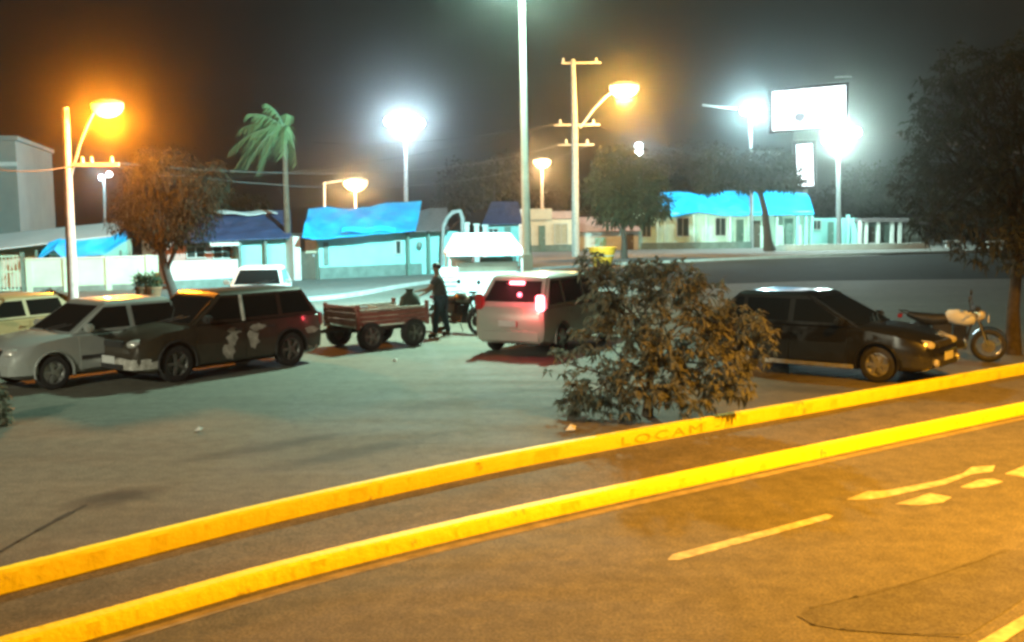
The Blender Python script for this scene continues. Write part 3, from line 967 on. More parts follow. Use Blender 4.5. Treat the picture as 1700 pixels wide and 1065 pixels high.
# street lamp out of view at the left, added to brighten the car sides
t = thing('street_lamp', 'unseen street lamp on a concrete post, added at the near left of the lot', 'street lamp', (-15, 1.5, 0), 0, 'utility poles')
MB().tube([(0, 0, 0), (0, 0, 8.4)], [.16, .10], 12).build('pole', m_conc, t, smooth=60)
MB().tube([(0, 0, 7.9), (1.2, .3, 8.3), (2.2, .5, 8.35)], .05, 8).build('lamp_arm', m_galv, t, smooth=60)
head(t, Vector((2.4, .55, 8.3)), .5, m_bulb_green, .3)
light('near_fill', (-12.6, 2.05, 7.6), P_NEAR_FILL, (1, 1, .74), .15, t, spot=math.radians(66), aim=(-3, 19, 0), blend=.8)

# white floodlight poles among and behind the houses
def floodpole(label, px, py, base_y, Y, heads, m_bulb, power, col, rad=.09, size=.55, lrad=.3):
    q = at(px + 2, base_y, Y)
    t = thing('floodlight_pole', label, 'floodlight', (q.x, q.y, 0), 0, 'white floodlight poles')
    top = rel(t, at(px, py, Y))
    MB().tube([(0, 0, 0), top], [rad * 1.3, rad], 10).build('pole', m_polegrey, t, smooth=60)
    if len(heads) > 1:
        xs = [hx for hx, hy in heads]
        MB().span(min(xs), max(xs), top.y - .06, top.y + .06, top.z - .05, top.z + .05).build('crossarm', m_galv, t)
    for hx, hy in heads:
        c = top + Vector((hx, -.18, hy))
        T = Matrix.Translation(c) @ Matrix.Rotation(math.radians(-62), 4, 'X')
        fl = MB().box((0, 0, 0), (size, size * .8, .2), T, taper=.75).build('floodlight', m_dkmetal, t)
        MB().lathe([(size * .42, -.10), (size * .36, -.17), (size * .2, -.22), (0, -.24)], 14, T).build('lens', m_bulb, fl, smooth=60)
    light('white_flood', Vector(t.location) + top + Vector((0, -.8, -.1)), power, col, lrad, t)
    return t
floodpole('white floodlight cluster on a thin pole behind the bright blue tarpaulin shop', 673, 203, 430, 82, [(-1.2, .1), (-.4, .0), (.4, .25), (1.1, -.05), (.0, -.5)], m_bulb_white, P_FLOOD, COOL, .14, .95)
t = floodpole('white floodlight on a pole left of the lit billboard', 1246, 184, 421, 84, [(-.5, .1), (.15, .0)], m_bulb_white, P_FLOOD * .75, (.55, .92, 1), .12, .9)
MB().tube([rel(t, at(1166, 174, 84)), rel(t, at(1190, 177, 84)), rel(t, at(1240, 182, 84))], .09, 8).build('lamp_arm', m_galv, t, smooth=60)
floodpole('blue white floodlight pair on a pole beside the lit billboard, partly in front of it', 1391, 222, 420, 82, [(-.9, -.4), (-.2, -.1), (.5, .2), (1.3, .1), (.1, .6)], m_bulb_white, P_FLOOD * 1.0, (.68, 1, .92), .15, .95)
floodpole('small blue white lamp between the lamp pole and the right long house', 1060, 246, 425, 110, [(0, .25), (0, -.35)], m_bulb_white, 1200, COOL, .08, .9)
floodpole('pair of small white lamps behind the left lamp post', 173, 293, 450, 62, [(-.05, 0), (.42, .18)], m_bulb_white, 300, COOL, .07, .36, .12)
def farsodium(label, px, py, base, Y, power, size):
    q = at(px, base, Y)
    t = thing('sodium_lamp', label, 'street lamp', (q.x, q.y, 0), 0, 'distant orange lamps')
    top = rel(t, at(px, py, Y))
    MB().tube([(0, 0, 0), top], [.13, .10], 8).build('pole', m_conc, t, smooth=60)
    head(t, top + Vector((0, -.1, 0)), size, m_bulb_mid)
    light('sodium_glow', Vector(t.location) + top + Vector((0, -1.35, -.5)), power, (1, .58, .25), .3, t)
    return t
t = farsodium('orange lamp glaring just above the bright blue tarpaulin', 590, 300, 430, 88, 3800, 1.9)
MB().tube([rel(t, at(540, 430, 88)), rel(t, at(538, 302, 88))], .11, 8).build('side_pole', m_conc, t, smooth=60)
MB().tube([rel(t, at(538, 304, 88)), rel(t, at(588, 296, 88))], .07, 8).build('lamp_arm', m_galv, t, smooth=60)
farsodium('small pale orange lamp between the mast and the lamp pole', 900, 266, 430, 96, 3500, 1.5)

# billboard totem with lit faces
Yb = 104
m_sign = mat('lit_sign_face', (.8, .8, .8), .4, var=0, emit=(.86, .93, 1), es=2.6)
q = at(1338, 420, Yb)
t = thing('billboard', 'tall lit white billboard over a narrow lit panel, behind the right long house', 'billboard', (q.x, q.y, 0))
def quadbox(name, pix, Y, m, par, d=.5, yoff=0):
    P = [rel(t, at(x, y, Y)) for x, y in pix]
    vs = [(p.x, p.y + yoff, p.z) for p in P] + [(p.x, p.y + yoff + d, p.z) for p in P]
    k = len(P)
    fs = [tuple(reversed(range(k))), tuple(range(k, 2 * k))] + [(i, (i + 1) % k, k + (i + 1) % k, k + i) for i in range(k)]
    return MB().add(vs, fs).build(name, m, par)
bp_ = quadbox('sign_box', [(1276, 222), (1276, 147), (1409, 136), (1409, 212)], Yb, m_dkmetal, t, .9)
quadbox('sign_face', [(1282, 217), (1282, 152), (1404, 141), (1404, 208)], Yb, m_sign, bp_, .06, -.065)
m_mark = mat('sign_marking', (.18, .2, .28), .6, var=.2, scale=6, emit=(.4, .42, .5), es=.7)
quadbox('emblem', [(1319, 199), (1318, 191), (1323, 187), (1330, 187), (1337, 189), (1335, 197), (1329, 203)], Yb, m_mark, bp_, .03, -.10)
quadbox('emblem', [(1349, 207), (1348, 203), (1360, 201), (1362, 205)], Yb, m_mark, bp_, .03, -.10)
vb = quadbox('panel_box', [(1318, 315), (1316, 234), (1355, 232), (1357, 313)], Yb - .2, m_dkmetal, t, .6)
quadbox('panel_face', [(1324, 309), (1322, 240), (1348, 238), (1351, 308)], Yb - .2, m_sign, vb, .05, -.055)
quadbox('lettering', [(1330, 268), (1342, 258), (1343, 261), (1331, 271)], Yb - .2, m_mark, vb, .02, -.08)
MB().box(rel(t, at(1338, 224, Yb + .4)), (2.4, .4, .9)).build('bracket', m_dkmetal, t)
zb = at(1338, 300, Yb + .3).z
MB().tube([(0, .5, 0), (0, .5, zb + 3)], .22, 10).build('post', m_galv, t, smooth=60)
MB().tube([rel(t, at(1386, 128, Yb)), rel(t, at(1414, 127, Yb))], .07, 6).build('top_rail', m_galv, t)

# overhead wires
def wire(label, pts, rad, group='overhead wires', sag=.3):
    b = MB()
    for a, c in zip(pts[:-1], pts[1:]):
        a, c = Vector(a), Vector(c)
        seg = []
        for k in range(13):
            f = k / 12
            p = a.lerp(c, f)
            p.z -= sag * 4 * f * (1 - f)
            seg.append(p)
        b.tube(seg, rad, 5)
    o = b.build('overhead_wire', m_wire, smooth=60)
    tag(o, label, 'wire', group)
L = [at(x, 270, Yl) for x in (137, 152, 186)]
wire('thin wire running left from the left lamp post crossarm', [at(-80, 264, 30), L[0]], .016)
wire('thin wire sagging right from the left lamp post to the middle pole', [L[2], at(940, 236, Ym)], .016, sag=1.0)
wire('lower wire sagging right from the left lamp post to the middle pole', [L[1], at(975, 242, Ym)], .016, sag=1.6)
wire('wire from the middle pole crossing behind the mast', [at(930, 204, Ym), at(300, 300, 60)], .02, sag=.6)
wire('upper wire from the middle pole to the left', [at(905, 207, Ym), at(520, 236, 78)], .02, sag=.5)
wire('wire from the middle pole to the right', [at(985, 204, Ym), at(1250, 260, 90)], .016, sag=.7)
wire('wire running into the crown of the right tree', [at(1480, 224, 46), at(1640, 244, 34), at(1800, 262, 27)], .030, sag=.05)

# ------------------------------------------------------------------ trees and plants
rng = np.random.default_rng(11)
def leaves(pts, dirs, ln, wd, droop=.35, jitter=.5):
    """one bent leaf (two triangles folded along the rib) per point"""
    N = len(pts)
    d = dirs + rng.normal(0, jitter, (N, 3))
    d /= np.linalg.norm(d, axis=1, keepdims=True) + 1e-9
    up_ = rng.normal(0, .5, (N, 3)) + np.array([0, 0, 1.0])
    s = np.cross(d, up_)
    s /= np.linalg.norm(s, axis=1, keepdims=True) + 1e-9
    nn = np.cross(s, d)
    l_ = ln * rng.uniform(.6, 1.3, (N, 1))
    w_ = wd * rng.uniform(.7, 1.3, (N, 1))
    mid = pts + d * l_ * .45
    tip = pts + d * l_ - np.array([0, 0, 1.0]) * l_ * droop
    v = np.stack([pts, mid + s * w_ / 2 + nn * w_ * .18, tip, mid - s * w_ / 2 + nn * w_ * .18], axis=1).reshape(-1, 3)
    f = np.arange(N * 4).reshape(N, 4)
    return v, f
def leaf_object(name, v, f, m, parent):
    me = bpy.data.meshes.new(name)
    me.from_pydata(v.tolist(), [], f.tolist())
    me.materials.append(m)
    me.update()
    o = bpy.data.objects.new(name, me)
    C.objects.link(o)
    o.parent = parent
    return o
def clump_points(clumps, n, shell=.55):
    """points spread through ellipsoid clumps, denser near their outside"""
    vol = np.array([c[1][0] * c[1][1] * c[1][2] for c in clumps]) ** .75
    k = rng.choice(len(clumps), n, p=vol / vol.sum())
    u = rng.normal(0, 1, (n, 3))
    u /= np.linalg.norm(u, axis=1, keepdims=True)
    r = (shell + (1 - shell) * rng.random((n, 1))) * rng.uniform(.75, 1.12, (n, 1))
    cen = np.array([c[0] for c in clumps])[k]
    rad = np.array([c[1] for c in clumps])[k]
    return cen + u * r * rad, u
def tree(name, label, cat, loc, trunk, clumps, nleaf, ln, wd, m_l, m_b, group=None, rosette=0, droop=.35, limbs=True, r0=.12, crown_name='crown'):
    t = thing(name, label, cat, loc, 0, group)
    b = MB()
    k = len(trunk)
    b.tube(trunk, [r0 * (1.25 if i == 0 else 1 - .45 * i / (k - 1)) for i in range(k)], 9)
    top = Vector(trunk[-1])
    if limbs:
        for c, rd in clumps:
            c = Vector(c)
            j = random.randint(max(0, k - 3), k - 1)
            a = Vector(trunk[j])
            mid = a.lerp(c, .5) + Vector((random.uniform(-.1, .1), random.uniform(-.1, .1), .12)) * (c - a).length * .5
            rr = r0 * .42
            b.tube([a, mid, c], [rr, rr * .6, rr * .22], 6)
            for _ in range(4):
                e = c + Vector((random.uniform(-1, 1) * rd[0], random.uniform(-1, 1) * rd[1], random.uniform(-.6, 1) * rd[2])) * .8
                b.tube([mid.lerp(c, random.uniform(.3, 1)), e], [rr * .3, rr * .08], 5)
    b.build('trunk', m_b, t, smooth=60)
    if rosette:
        p, u = clump_points(clumps, nleaf // rosette)
        u = u * .6 + np.array([0, 0, .25])
        P = np.repeat(p, rosette, 0)
        D = np.repeat(u, rosette, 0)
        D = D * .6 + rng.normal(0, .65, D.shape) * np.array([1, 1, .45])
        v, f = leaves(P, D, ln, wd, droop, .1)
    else:
        p, u = clump_points(clumps, nleaf)
        v, f = leaves(p, u * .6, ln, wd, droop, .7)
    leaf_object(crown_name, v, f, m_l, t)
    return t
def px_clumps(loc, Y, items, depth=.8):
    """clumps given as (px, py, rx_px, ry_px, dy metres)"""
    out = []
    for x, y, rx, ry, dy in items:
        p = at(x, y, Y + dy)
        k = (Y + dy) / F
        out.append((tuple(Vector(p) - Vector(loc)), (rx * k, (rx + ry) / 2 * k * depth, ry * k)))
    return out

# the leafy bush on the lot's edge, centre
loc = G(1075, 690)
loc.z = 0
Yc = loc.y
items = [(1110, 470, 70, 40, .1), (1050, 500, 60, 50, .2), (1170, 495, 50, 50, .1), (1005, 485, 40, 50, .3), (1230, 540, 55, 45, -.2),
         (1120, 560, 90, 60, -.4), (1010, 570, 65, 50, 0), (1190, 605, 65, 50, -.4), (1080, 630, 80, 50, -.5), (990, 640, 60, 40, -.1),
         (1255, 575, 38, 40, -.3), (950, 668, 32, 22, .1), (1020, 680, 60, 28, -.3), (1140, 655, 70, 30, -.5), (1215, 640, 45, 30, -.5), (985, 440, 34, 34, .4), (1075, 452, 50, 26, .2), (930, 600, 26, 30, .3)]
tr = [(0, 0, 0), (.02, 0, .3), (.05, .03, .7), (.08, .05, 1.1)]
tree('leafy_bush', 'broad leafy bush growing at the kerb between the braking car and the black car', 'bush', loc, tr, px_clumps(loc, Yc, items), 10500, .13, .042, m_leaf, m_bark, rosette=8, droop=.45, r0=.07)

# right tree
loc = Vector(G(1682, 588))
loc.z = 0
Yt = loc.y
items = [(1600, 120, 60, 45, 0), (1680, 130, 80, 60, -.5), (1560, 180, 60, 40, .4), (1640, 210, 80, 50, -.4), (1570, 260, 70, 45, -.3), (1690, 270, 80, 60, -.8),
         (1520, 300, 50, 45, .2), (1600, 320, 70, 50, -.4), (1550, 370, 50, 40, .1), (1650, 380, 70, 45, -.5), (1620, 420, 50, 25, -.2), (1700, 350, 70, 60, 0),
         (1770, 200, 90, 80, 0), (1780, 330, 90, 80, 0), (1740, 90, 80, 60, .2), (1560, 130, 30, 26, .3), (1535, 215, 40, 30, .5), (1700, 430, 50, 26, -.3)]
tr = [(0, 0, 0), (-.03, 0, .9), (.02, 0, 1.8), (.0, .1, 2.6), (-.1, .1, 3.6)]
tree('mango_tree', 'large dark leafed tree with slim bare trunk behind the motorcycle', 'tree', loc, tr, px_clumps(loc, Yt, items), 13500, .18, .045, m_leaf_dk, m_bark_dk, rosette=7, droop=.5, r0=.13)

# corner of a shrub at the left edge
loc = Vector(G(-22, 705))
loc.z = 0
tree('shrub', 'leafy shrub poking in at the left edge of the lot', 'shrub', loc, [(0, 0, 0), (0, 0, .25), (.02, 0, .5)], px_clumps(loc, loc.y, [(-15, 660, 28, 24, 0), (0, 690, 22, 20, -.1), (-40, 640, 30, 30, 0)]), 900, .13, .05, m_leaf, m_bark, rosette=7, r0=.03)

# feathery olive tree, left
loc = Vector(G(296, 508))
loc.z = 0
Y = loc.y
items = [(285, 290, 60, 50, 0), (240, 320, 50, 50, .2), (330, 330, 50, 55, -.2), (270, 370, 70, 50, 0), (215, 350, 34, 40, .3), (310, 380, 50, 36, -.2), (250, 270, 34, 28, .2), (355, 300, 34, 36, 0), (225, 295, 26, 24, 0), (195, 370, 22, 22, 0)]
tr = [(0, 0, 0)] + [tuple(Vector(at(x, y, Y)) - loc) for x, y in ((286, 480), (276, 450), (268, 420), (270, 390))]
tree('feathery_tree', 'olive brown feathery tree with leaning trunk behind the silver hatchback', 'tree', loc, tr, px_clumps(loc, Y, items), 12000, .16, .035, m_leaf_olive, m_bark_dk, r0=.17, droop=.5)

# palm tree bent by the wind
loc = Vector(G(478, 468))
loc.z = .1
Y = loc.y
palm = thing('palm_tree', 'slim palm with windblown fronds, in front of the dark blue roof', 'palm', loc)
b = MB()
top = Vector(at(472, 222, Y)) - loc
b.tube([(0, 0, 0), tuple(top * .33 + Vector((.03, 0, 0))), tuple(top * .66), tuple(top)], [.19, .15, .13, .10], 12)
b.build('trunk', m_bark, palm, smooth=60)
MB().lathe([(.1, -.5), (.14, -.2), (.12, .1), (.05, .4), (0, .5)], 10, Matrix.Translation(top)).build('crownshaft', m_palm, palm, smooth=60)
fr = [(-2.0, .4, 1.1, .9), (-2.4, -.3, .35, 1.2), (-2.2, .6, -.3, 1.5), (-1.7, -.6, .7, 1.5), (-1.4, -.5, 1.5, .7), (-1.0, .8, 1.2, 1.0), (-2.5, .2, .0, 1.9), (-1.6, -.9, -.2, 1.7),
      (-.5, -.3, 1.8, .5), (.3, .5, 1.5, .6), (.65, -.3, .9, 1.2), (.8, .3, .1, 1.6), (-.9, -1.0, .2, 1.9), (-1.2, .3, -.4, 1.6), (.4, -.9, .5, 1.6), (-.1, .9, .6, 1.6)]
for i, (dx, dy, dz, dr) in enumerate(fr):
    e = Vector((dx, dy, dz)) * .86
    L = e.length
    pts = []
    for k in range(11):
        f = k / 10
        p = top + Vector((0, 0, .25)) + e * f
        p.z -= dr * f ** 2.2
        p.x -= .25 * f * f
        pts.append(p)
    b = MB()
    b.tube(pts, [.03 * (1 - .8 * k / 10) for k in range(11)], 5)
    for k in range(1, 11):
        for sub in (0, .5):
            if k == 10 and sub:
                continue
            p = pts[k] if not sub else pts[k].lerp(pts[k + 1] if k < 10 else pts[k], .5)
            d = (pts[min(k + 1, 10)] - pts[k - 1]).normalized()
            sd = d.cross(Vector((0, 0, 1))).normalized()
            ll = .75 * math.sin(PI * (.12 + .8 * k / 11)) + .12
            for sg in (-1, 1):
                q = p + sd * sg * ll * .55 + d * ll * .4 + Vector((-.1, 0, -ll * random.uniform(.3, .8)))
                wv = d * .045
                b.add([tuple(p - wv), tuple(p + wv), tuple(q)], [(0, 1, 2)])
    b.build('frond', m_palm, palm)

# trees among and behind the houses
def round_tree(name, label, base_px, Y, items, n, ln, m_l=None, group='trees by the houses', r0=.2, trunk_px=None, m_b=None):
    q = at(base_px[0], base_px[1], Y)
    loc = Vector((q.x, q.y, .1))
    tp = trunk_px or [(base_px[0], base_px[1] - 30), (base_px[0], base_px[1] - 60)]
    tr = [(0, 0, 0)] + [tuple(Vector(at(x, y, Y)) - loc) for x, y in tp]
    return tree(name, label, 'tree', loc, tr, px_clumps(loc, Y, items), n, ln, ln * .4, m_l or m_leaf_far, m_b or m_bark_dk, group, r0=r0)
round_tree('shade_tree', 'dark bushy tree between the middle lamp pole and the right long house', (1036, 426), 66,
           [(1030, 270, 45, 32, 0), (1070, 300, 40, 40, .5), (1010, 310, 40, 40, -.3), (1060, 345, 45, 30, -.2), (1020, 350, 40, 25, 0), (1095, 340, 22, 24, 0)], 4200, .42, r0=.2,
           trunk_px=[(1036, 400), (1034, 375), (1034, 345)])
round_tree('shade_tree', 'dark tree with thick bare trunk in front of the right blue tarpaulin', (1277, 423), 76,
           [(1270, 270, 50, 24, 0), (1225, 285, 40, 26, .3), (1300, 295, 40, 22, -.3), (1250, 305, 40, 14, 0), (1195, 265, 30, 26, 0), (1180, 300, 24, 24, .4)], 3600, .42, r0=.34,
           trunk_px=[(1274, 390), (1270, 350), (1262, 318)])
BT = [(720, 400, 100, [(770, 300, 50, 36, 0), (820, 310, 45, 40, 0), (760, 330, 40, 24, 0), (840, 280, 34, 30, 1)], 'dim tree behind the pipe arch, left of the mast'),
      (1120, 400, 118, [(1110, 280, 50, 40, 0), (1160, 300, 50, 45, 1), (1090, 320, 40, 30, 0), (1150, 255, 34, 26, 0)], 'dim tree beyond the left end of the right blue tarpaulin'),
      (1400, 400, 108, [(1400, 330, 50, 30, 0), (1440, 310, 50, 40, 0), (1360, 345, 36, 18, 0), (1460, 350, 40, 25, 1)], 'dim tree below the lit billboard floodlights'),
      (1520, 400, 112, [(1500, 300, 50, 45, 0), (1550, 290, 60, 60, 0), (1480, 345, 40, 30, 1), (1580, 340, 50, 40, 0)], 'dark tree above the kiosk'),
      (1640, 400, 105, [(1640, 300, 60, 60, 0), (1690, 280, 60, 70, 0), (1620, 360, 50, 40, 0), (1690, 365, 50, 40, 1)], 'dark tree behind the crown of the right tree'),
      (420, 420, 95, [(410, 350, 40, 26, 0), (360, 340, 40, 30, 0), (330, 355, 40, 30, 0)], 'dim low tree behind the dark blue roof'),
      (930, 400, 120, [(910, 330, 40, 22, 0), (985, 320, 40, 28, 0), (940, 340, 40, 18, 0)], 'low dim tree behind the cream flat roofed house')]
for bx, by, Y, items, lab in BT:
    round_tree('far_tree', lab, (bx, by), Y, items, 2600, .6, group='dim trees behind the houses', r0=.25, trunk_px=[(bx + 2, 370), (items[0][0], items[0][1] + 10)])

# hedge by the garden wall, pots, yellow tub
loc = Vector(at(76, 512, 35.5))
loc.z = .05
tree('hedge', 'dark clipped shrub at the foot of the garden wall', 'hedge', loc, [(0, 0, 0), (0, 0, .2), (0, 0, .35)], px_clumps(loc, 35.5, [(60, 500, 22, 14, 0), (84, 496, 24, 16, .1), (104, 502, 16, 14, 0), (72, 512, 26, 12, -.1)]), 3200, .11, .05, m_hedge, m_bark_dk, r0=.04, crown_name='foliage')
for x, y, r, lab in ((236, 497, .22, 'clay pot with spiky plant, left of the leaning trunk'), (256, 498, .26, 'larger clay pot with leafy plant touching the leaning trunk')):
    loc = Vector(at(x, y, 36.5))
    loc.z = .05
    t = thing('potted_plant', lab, 'plant', loc, 0, 'potted plants by the wall')
    MB().lathe([(0, .001), (r * .7, .0), (r, .42), (r * 1.08, .44), (r * 1.08, .5), (r * .9, .5), (r * .85, .42), (0, .42)], 16).build('pot', m_clay, t, smooth=50)
    p, u = clump_points([((0, 0, .62), (r * 1.2, r * 1.2, .32))], 260, .3)
    v, f = leaves(p, u * .4 + np.array([0, 0, .6]), .22, .05, .1, .5)
    leaf_object('leaves', v, f, m_hedge, t)
q = G(1000, 446)
t = thing('plastic_tub', 'flared yellow plastic tub on the pavement, above the bush', 'tub', (q.x, q.y, .134))
MB().lathe([(0, .01), (.42, 0), (.50, .1), (.74, .95), (.80, .97), (.80, 1.02), (.70, 1.02), (.46, .1), (0, .08)], 22).build('basin', m_tub, t, smooth=50)
MB().lathe([(.62, .52), (.66, .54), (.66, .60), (.63, .62)], 22).build('band', m_panel, t, smooth=50)

# ------------------------------------------------------------------ vehicles
def boolean_cut(o, cutters):
    for c in cutters:
        md = o.modifiers.new('cut', 'BOOLEAN')
        md.operation = 'DIFFERENCE'
        md.solver = 'EXACT'
        md.object = c
    dg = bpy.context.evaluated_depsgraph_get()
    dg.update()
    me = bpy.data.meshes.new_from_object(o.evaluated_get(dg))
    o.modifiers.clear()
    o.data = me
    for c in cutters:
        bpy.data.objects.remove(c)

def quad_pt(Q, u, v):
    a = Q[0].lerp(Q[1], u)
    b_ = Q[3].lerp(Q[2], u)
    return a.lerp(b_, v)
def glass(Q, poly, name, parent, m, off=.006, th=.012):
    """panel given by (u,v) corners on quad Q (bl, br, tr, tl), standing just proud of it"""
    n = (Q[1] - Q[0]).cross(Q[3] - Q[0]).normalized()
    P = [quad_pt(Q, u, v) for u, v in poly]
    k = len(P)
    vs = [tuple(p + n * off) for p in P] + [tuple(p - n * th) for p in P]
    fs = [tuple(range(k)), tuple(reversed(range(k, 2 * k)))] + [(i, k + i, k + (i + 1) % k, (i + 1) % k) for i in range(k)]
    return MB().add(vs, fs).build(name, m, parent)

def make_wheel(parent, x, y, r, wd, side, m_r, spokes=5, T=None):
    R = Matrix.Translation((x, y, r)) @ Matrix.Rotation(-side * PI / 2, 4, 'X')
    h_ = wd / 2
    tyre = MB().lathe([(r * .62, -h_), (r * .93, -h_), (r, -h_ * .7), (r, h_ * .7), (r * .96, h_ * .95), (r * .86, h_ * 1.04), (r * .66, h_), (r * .64, h_ * .5)], 28, R).build('wheel', m_tyre, parent, smooth=40)
    rb = MB()
    rb.lathe([(r * .66, h_ * .9), (r * .61, h_ * .95), (r * .58, h_ * .6), (r * .5, h_ * .3), (0, h_ * .3)], 28, R)
    rb.lathe([(r * .17, h_ * .4), (r * .15, h_ * .88), (0, h_ * .92)], 14, R)
    for k in range(spokes):
        rb.box((r * .36, 0, h_ * .62), (r * .52, r * .17, h_ * .5), R @ Matrix.Rotation(2 * PI * k / spokes, 4, 'Z'))
    rb.build('rim', m_r, tyre, smooth=40)

def make_car(label, loc, heading, p, group=None, name='parked_car', cat='car'):
    """x forward, y left; p = proportions and finishes"""
    t = thing(name, label, cat, loc, heading, group)
    L, W, H = p['L'], p['W'], p['H']
    hwid = W / 2
    xf, xr = L / 2, -L / 2
    belt = p.get('belt', .90)
    hood = p.get('hood', .84)
    nose = p.get('nose', .66)
    paint = p['paint']
    wsb, wst = p['wsb'], p['wst']          # windscreen base / top x
    rwb, rwt = p['rwb'], p['rwt']          # rear glass base / top x
    tail = p.get('tail', belt + .02)
    st = [(xr, .34, tail - .12, .84), (xr + .05, .26, tail - .02, .93), (xr + .25, .21, tail, .985), (xr + .6, .19, tail if rwb < xr + .6 else tail, 1), (-.2, .19, belt, 1.0), (wsb - .15, .19, belt + .005, 1.0),
          (wsb + .05, .19, belt - .005, 1.0), ((wsb + xf) / 2, .19, hood, .99), (xf - .28, .20, nose + .07, .96), (xf - .08, .24, nose, .88), (xf, .30, nose - .12, .74)]
    st = sorted(st, key=lambda s: s[0])
    b = MB()
    K = 13
    vs = []
    for x, zb, zt, f in st:
        h_ = hwid * f
        sec = [(0, zb), (h_ * .84, zb), (h_ * .965, zb + .07), (h_, zb + .24 * (zt - zb) / .7), (h_ * .995, zb + .62 * (zt - zb)), (h_ * .965, zt - .05), (h_ * .90, zt - .008)]
        full = [(-y, z) for y, z in reversed(sec[1:])] + sec + [(0, zt + .015)]
        # order: left-bottom round ... keep one loop
        loop = [(y, z) for y, z in sec] + [(0, zt + .015)] + [(-y, z) for y, z in reversed(sec[1:])]
        vs += [(x, y, z) for y, z in loop]
        K = len(loop)
    fs = []
    for i in range(len(st) - 1):
        for k in range(K):
            k2 = (k + 1) % K
            fs.append((i * K + k, i * K + k2, (i + 1) * K + k2, (i + 1) * K + k))
    fs.append(tuple(range(K)))
    fs.append(tuple(reversed([(len(st) - 1) * K + k for k in range(K)])))
    b.add(vs, [tuple(reversed(f)) for f in fs])
    body = b.build('body', paint, t, smooth=38)
    bmx = bmesh.new()
    bmx.from_mesh(body.data)
    bmesh.ops.recalc_face_normals(bmx, faces=bmx.faces)
    bmx.to_mesh(body.data)
    bmx.free()
    wr = p.get('wr', .30)
    wx = (p['fx'], p['rx'])
    cut = []
    for x in wx:
        for s in (-1, 1):
            T = Matrix.Translation((x, s * (hwid - .06), wr + .015)) @ Matrix.Rotation(PI / 2, 4, 'X')
            c = MB().lathe([(0, -.17), (wr + .05, -.17), (wr + .05, .17), (0, .17)], 28, T).build('cutter', paint, t)
            bmc = bmesh.new()
            bmc.from_mesh(c.data)
            bmesh.ops.remove_doubles(bmc, verts=bmc.verts, dist=1e-5)
            bmesh.ops.recalc_face_normals(bmc, faces=bmc.faces)
            bmc.to_mesh(c.data)
            bmc.free()
            cut.append(c)
    bpy.context.view_layer.update()
    boolean_cut(body, cut)
    body.data.polygons.foreach_set('use_smooth', [True] * len(body.data.polygons))
    body.data.set_sharp_from_angle(angle=math.radians(38))
    for x in wx:
        for s in (-1, 1):
            make_wheel(t, x, s * (hwid - .11), wr, .19, s, p.get('rim', m_rim), p.get('spokes', 5))
            # flared arch lip
            pts = [(x + (wr + .055) * math.cos(a), s * (hwid + .004), wr + .015 + (wr + .055) * math.sin(a)) for a in np.linspace(-.25, PI + .25, 15)]
            MB().tube(pts, .018, 6).build('arch_lip', p.get('lip', paint), t, smooth=60)
    # greenhouse
    g0, g1 = hwid * .95, hwid * p.get('tumble', .78)
    zb, zr = belt - .01, H - .07
    rings = [(wsb, rwb, g0, zb), (wst, rwt, g1, zr), (wst - .12, rwt + .10, g1 * .86, H - .012), (wst - .4, rwt + .3, g1 * .5, H)]
    b = MB()
    vs = []
    for a, c, y, z in rings:
        vs += [(a, y, z), (c, y, z), (c, -y, z), (a, -y, z)]
    fs = [(i * 4 + k, i * 4 + (k + 1) % 4, (i + 1) * 4 + (k + 1) % 4, (i + 1) * 4 + k) for i in range(3) for k in range(4)] + [(12, 13, 14, 15)]
    b.add(vs, fs)
    cab = b.build('cabin', paint, t)
    bmc = bmesh.new()
    bmc.from_mesh(cab.data)
    ed = [e for e in bmc.edges if abs(e.verts[0].co.z - e.verts[1].co.z) > .2]
    bmesh.ops.bevel(bmc, geom=ed, offset=.05, segments=3, affect='EDGES')
    bmesh.ops.recalc_face_normals(bmc, faces=bmc.faces)
    bmc.to_mesh(cab.data)
    bmc.free()
    cab.data.polygons.foreach_set('use_smooth', [True] * len(cab.data.polygons))
    cab.data.set_sharp_from_angle(angle=math.radians(32))
    V3 = lambda a, y, z: Vector((a, y, z))
    gm = p.get('glass', m_glass)
    Qf = [V3(wsb, -g0, zb), V3(wsb, g0, zb), V3(wst, g1, zr), V3(wst, -g1, zr)]
    Qb = [V3(rwb, g0, zb), V3(rwb, -g0, zb), V3(rwt, -g1, zr), V3(rwt, g1, zr)]
    glass(Qf, [(.06, .06), (.94, .06), (.93, .95), (.07, .95)], 'windscreen', t, gm)
    glass(Qb, [(.09, .18), (.91, .18), (.90, .90), (.10, .90)], 'rear_window', t, gm)
    Ql = [V3(wsb, g0, zb), V3(rwb, g0, zb), V3(rwt, g1, zr), V3(wst, g1, zr)]
    Qr = [V3(rwb, -g0, zb), V3(wsb, -g0, zb), V3(wst, -g1, zr), V3(rwt, -g1, zr)]
    # glass openings by x position
    spans = p['side_glass']              # list of (x_front, x_rear)
    def u_at(Q, x, v):
        a = Q[0].lerp(Q[3], v)
        c = Q[1].lerp(Q[2], v)
        return (x - a.x) / (c.x - a.x)
    for Q, s in ((Ql, 1), (Qr, -1)):
        for i, (x0, x1) in enumerate(spans):
            lo, hi = .10, .90
            def cl(x, v):
                return max(.055, min(.945, u_at(Q, x, v)))
            poly = [(cl(x0, lo), lo), (cl(x1, lo), lo), (cl(x1, hi), hi), (cl(x0, hi), hi)]
            if s == -1:
                poly = [poly[1], poly[0], poly[3], poly[2]]
            glass(Q, poly, 'side_window', t, gm)
